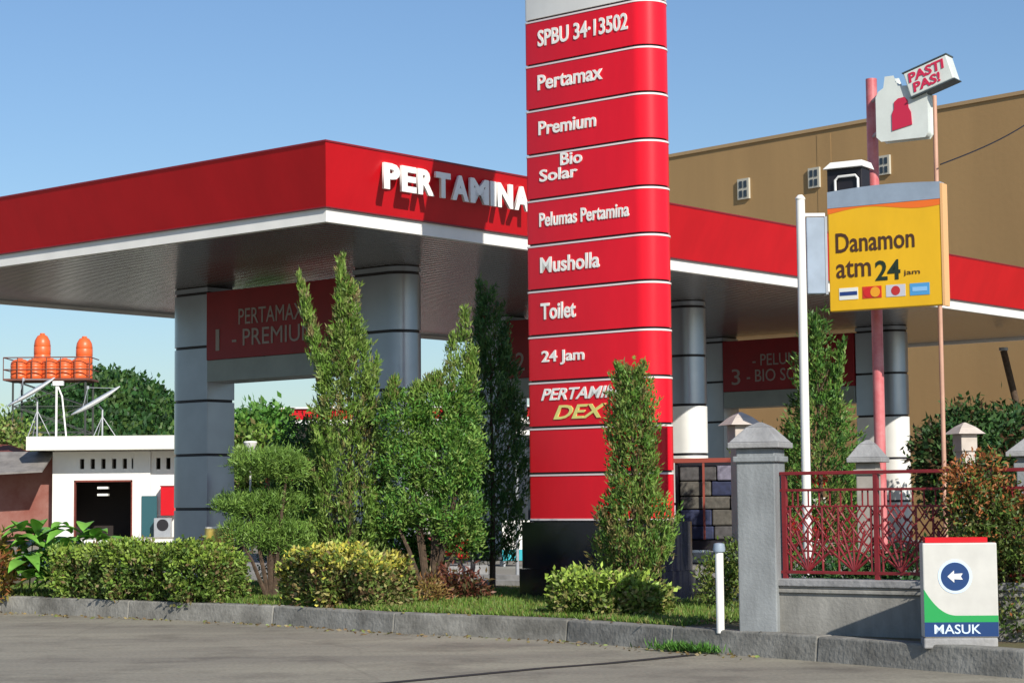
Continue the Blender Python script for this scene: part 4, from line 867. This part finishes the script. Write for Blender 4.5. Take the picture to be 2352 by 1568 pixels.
# ================================================================== TREES BEHIND
def btree(name, px, depth, ytop, rad, label, pals=GR, ncl=420, k=12, L=.22, W=.12, group='trees behind the station', spread=.2):
    p = at(px, ytop, depth); base = Vector((p.x, depth, 0)); H = p.z; root = empty(name, base, 0, label, 'tree', group)
    Ps = []; Ds = []; Cs = []; r = random.Random(int(px)); tb = MB().tube([(0, 0, -.05), (.05, 0, H * .35), (0, 0, H * .7)], .14, 8, .05)
    for i in range(7):
        a = r.uniform(0, 6.28); dd_ = rad * r.uniform(.15, .62); cz = H * r.uniform(.5, .9) if i else H - rad * .55; rr = rad * r.uniform(.4, .62); cc = np.array([math.cos(a) * dd_, math.sin(a) * dd_, min(cz, H - rr * .85)])
        n = ncl // 7; u = unit(n); cent = cc + u * rr * (.45 + .55 * rng.random((n, 1)) ** .5) * (1 + .2 * np.sin(u[:, :1] * 8))
        q = clumps(cent, u, k, spread, L, W, pals, .3, .8); Ps.append(q[0]); Ds.append(q[1]); Cs.append(q[2]); tb.tube([(0, 0, H * .35), tuple(cc * .6 + np.array([0, 0, H * .15])), tuple(cc)], .06, 5, .02)
    leaves('crown', np.vstack(Ps), np.vstack(Ds), L, W, np.vstack(Cs), root); tb.build('trunk', BARK, root, smooth=50)
btree('leafy_tree', 572, 62, 938, .9, 'small green tree behind the white garden lamp', GR)
btree('leafy_tree', 608, 60, 945, .75, 'small green tree left of the distant red fascia', GR)
btree('leafy_tree', 548, 58, 990, .9, 'light green tree right of the left canopy pillar', OL)
btree('leafy_tree', -20, 84, 955, 2.0, 'yellow green tree at the far left behind the tiled roof', OL)
for px, d_, yt, rad, lb in ((2172, 44, 925, .8, 'dark tree with bronze leaves left of the thin pole behind the fence'), (2205, 47, 955, .9, 'dark leafy tree directly behind the small stone lantern'), (2255, 44, 938, 1.2, 'dark green tree right of the small stone lantern'), (2310, 46, 955, 1.3, 'dark green tree near the right edge below the canopy'), (2375, 45, 930, 1.4, 'dark green tree cut by the right edge of the picture')):
    btree('dark_tree', px, d_, yt, rad, lb, DK + [(.08, .04, .02), (.05, .08, .02)], L=.16, W=.08, spread=.14, ncl=420)
btree('leafy_tree', 1745, 40, 1000, .9, 'light green tree between the gate pillar and the thuja behind the fence', OL, L=.1, W=.05, spread=.1)
# wooded hill
hm = MB(); HD = 190.; hx0 = at(255, 835, HD).x; hz0 = at(255, 835, HD).z
def hillz(x, y): return max(-.1, (hz0 - 2.6) * math.exp(-((x - hx0) / 8.2) ** 2 * .5 * (1 if x > hx0 else 2.1)) * math.exp(-((y - HD) / 26) ** 2 * .5))
nx, ny = 46, 24; xs_ = np.linspace(hx0 - 45, hx0 + 24, nx); ys_ = np.linspace(HD - 50, HD + 60, ny)
hm.add([(x_, y_, hillz(x_, y_)) for y_ in ys_ for x_ in xs_], [(j * nx + i, j * nx + i + 1, (j + 1) * nx + i + 1, (j + 1) * nx + i) for j in range(ny - 1) for i in range(nx - 1)])
prop(hm.build('hill', mat('hill_soil', (.05, .08, .03), .95), smooth=80), kind='structure')
n = 2200; hx_ = rng.uniform(hx0 - 42, hx0 + 20, n); hy_ = rng.uniform(HD - 48, HD + 12, n); hzv = np.array([hillz(a, b) for a, b in zip(hx_, hy_)]); kp = hzv > .4; hx_, hy_, hzv = hx_[kp], hy_[kp], hzv[kp]; n = len(hx_)
Ps = []; Ds = []; Cs = []
u = unit(n * 16); u[:, 2] = np.abs(u[:, 2]); cen = np.repeat(np.stack([hx_, hy_, hzv + .5], 1), 16, 0) + u * np.repeat(rng.uniform(.6, 1.5, n), 16)[:, None]
cl = np.repeat(pal([(.03, .075, .02), (.05, .11, .03), (.025, .055, .02), (.08, .12, .03)], n, .2), 16, 0)
P, D, _ = clumps(cen, u, 4, .28, .5, .35, GR, .3, .7); prop(leaves('hill_woods', P, D, .55, .34, np.repeat(cl, 4, 0)), kind='stuff', label='dense green woods covering the small hill behind the shop', cat='woods')

# ================================================================== SMALL THINGS
def gbase(px, py, z=FZ): return G(px, py, z)
p = G(995, 1330, FZ); bn_ = empty('litter_bin', p, .1, 'dull red bin between the hedges and the cypress', 'bin')
MB().box(-.16, .16, -.14, .14, .12, .74).build('body', DRED, bn_, bevel=.02); MB().box(-.18, .18, -.16, .16, 0, .118).build('foot', GREYM, bn_, bevel=.01); MB().box(-.17, .17, -.15, .15, .742, .79).build('lid', DRED, bn_, bevel=.01)
p = G(952, 1330, FZ); pb = empty('short_post', p, 0, 'short pale green post at the right end of the yellow topped hedge', 'post')
MB().lathe(0, 0, [(.05, 0), (.05, .55), (.02, .58)], 10).build('post_shaft', mat('pale_green', (.50, .60, .48), .6), pb, smooth=40); MB().lathe(0, 0, [(.08, -.02), (.08, .03)], 10).build('foot', CONC, pb)
# red scooter, front view
p = G(1072, 1328, FZ); sc_ = empty('motor_scooter', p, .5, 'red motor scooter parked under the juniper bush', 'scooter')
for y_ in (0, 1.15):
    w_ = MB(); w_.tube([(0, y_ + .25 * math.cos(a), .27 + .25 * math.sin(a)) for a in np.linspace(0, 2 * math.pi, 21)], .045, 6); w_.build('wheel', BLK, sc_, smooth=60)
MB().add([(-.12, .1, .35), (.12, .1, .35), (.16, .22, .95), (-.16, .22, .95), (-.10, .16, .35), (.10, .16, .35), (.13, .3, .93), (-.13, .3, .93)], [(0, 1, 2, 3), (4, 7, 6, 5), (0, 4, 5, 1), (1, 5, 6, 2), (2, 6, 7, 3), (3, 7, 4, 0)]).build('front_shield', RED, sc_, bevel=.03)
MB().box(-.13, .13, .55, 1.35, .38, .70).build('body', RED, sc_, bevel=.05); MB().box(-.13, .13, .55, 1.3, .702, .78).build('seat', BLK, sc_, bevel=.03)
MB().box(-.10, .10, .2, .6, .26, .34).build('footboard', BLK, sc_); MB().tube([(-.33, .32, 1.02), (-.1, .24, 1.0), (.1, .24, 1.0), (.33, .32, 1.02)], .018, 6).build('handlebar', BLK, sc_)
disc(0, .88, .075, .12, .16, 16).build('headlight', WHT, sc_)
# banner board
p = G(1186, 1300, FZ); bb = empty('banner_board', p, .3, 'white and teal banner board left of the totem base', 'banner')
MB().box(-.30, .30, 0, .05, .35, .95).build('upper_panel', WHT, bb); MB().box(-.30, .30, 0, .05, .12, .348).build('lower_panel', TEAL, bb); MB().box(-.27, -.23, .02, .3, 0, .12).build('foot', GREYM, bb); MB().box(.23, .27, .02, .3, 0, .12).build('foot', GREYM, bb)
# yellow drum
p = G(500, 1262, FZ); p = at(503, 1240, 35); yd = empty('drum', (p.x, 35, FZ), 0, 'cream and yellow drum at the foot of the left canopy pillar', 'drum'); dh = at(503, 1213, 35).z - FZ
MB().lathe(0, 0, [(.25, 0), (.27, .05), (.25, dh * .5), (.27, dh * .52), (.25, dh - .03), (.26, dh)], 18).build('drum_body', mat('cream', (.8, .68, .25), .6, nscale=2, col2=(.65, .42, .05)), yd, smooth=40)
MB().lathe(0, 0, [(.24, dh + .002), (.24, dh + .03)], 18).build('lid', WHT, yd)
# stacked stone planter with red rail, right of the totem
SDp = 30.; p0_ = at(1553, 1250, SDp); ss = empty('display_rack', (p0_.x, SDp, FZ), -.25, 'dark rack stacked with grey and blue bundles between the totem and the grey gate pillar', 'rack')
rw = 1.05; rz_ = lambda py: at(1620, py, SDp).z - FZ
MB().box(0, rw, .0, .5, rz_(1262), rz_(1240)).box(0, .04, 0, .5, 0, rz_(1052)).box(rw - .04, rw, 0, .5, 0, rz_(1052)).box(.04, rw - .04, .46, .5, rz_(1240), rz_(1052)).build('frame', BLK, ss)
MB().box(-.03, rw + .03, -.03, .0, rz_(1062), rz_(1052)).box(.42, .45, -.03, 0, rz_(1238), rz_(1063)).build('rail', mat('brown_red', (.28, .06, .04), .5), ss)
BM = [mat('bundle_a', (.10, .095, .095), .8, nscale=14, namt=.5), mat('bundle_b', (.03, .04, .10), .7, nscale=14, namt=.5), mat('bundle_c', (.24, .23, .30), .7, nscale=14, namt=.4), mat('bundle_d', (.13, .12, .10), .8, nscale=14, namt=.5)]
for r_i, (ya, yb) in enumerate(((1238, 1208), (1206, 1170), (1168, 1140), (1138, 1105), (1103, 1068))):
    x_ = .06
    while x_ < rw - .1:
        w_ = random.uniform(.35, .8); x2 = min(x_ + w_, rw - .05)
        o = MB().box(x_, x2 - .012, .03 + random.uniform(0, .04), .44, rz_(ya), rz_(yb)).build('bundle', random.choice(BM if r_i > 2 else [BM[0], BM[1], BM[3]]), ss, bevel=.02); x_ = x2
# signpost left of totem
p = at(1187, 1150, 34); lp_ = empty('lamp_post', (p.x, 34, FZ), 0, 'thin grey post with white light boxes beside the left edge of the totem', 'post')
MB().tube([(0, 0, 0), (0, 0, at(1187, 955, 34).z - FZ)], .03, 8).build('post_shaft', GREYM, lp_, smooth=50)
MB().box(-.02, .30, -.1, .1, at(1187, 973, 34).z - FZ, at(1187, 957, 34).z - FZ).build('upper_box', WHT, lp_); MB().box(-.02, .32, -.1, .1, at(1187, 999, 34).z - FZ, at(1187, 988, 34).z - FZ).build('lower_box', WHT, lp_)
MB().box(0, .28, -.06, .06, at(1187, 987, 34).z - FZ, at(1187, 974, 34).z - FZ).build('middle_box', BLK, lp_)
# overhead wires and leaning pole
w_ = MB(); a_, b_, c_2 = at(2600, 60, 26), at(2352, 238, 25.5), at(2160, 378, 23.6)
w_.tube([tuple(a_.lerp(c_2, u_) + Vector((0, 0, -.28 * math.sin(math.pi * u_)))) for u_ in np.linspace(0, 1, 25)], .009, 5)
prop(w_.build('overhead_wire', BLK), 'thin black wire sagging across the tan wall to the thin pole', 'wire')
p1_, p2_ = at(2305, 805, 52), at(2400, 1080, 52)
lpn = empty('leaning_pole', p2_, 0, 'dark brown pole leaning in front of the tan wall at the right edge', 'pole')
MB().tube([(0, 0, -1.5), tuple(p1_ - p2_)], .09, 8).build('shaft', BARK, lpn, smooth=50); MB().lathe((p1_ - p2_).x, (p1_ - p2_).y, [(.12, (p1_ - p2_).z), (.12, (p1_ - p2_).z + .08)], 8).build('tip_collar', GREYM, lpn)
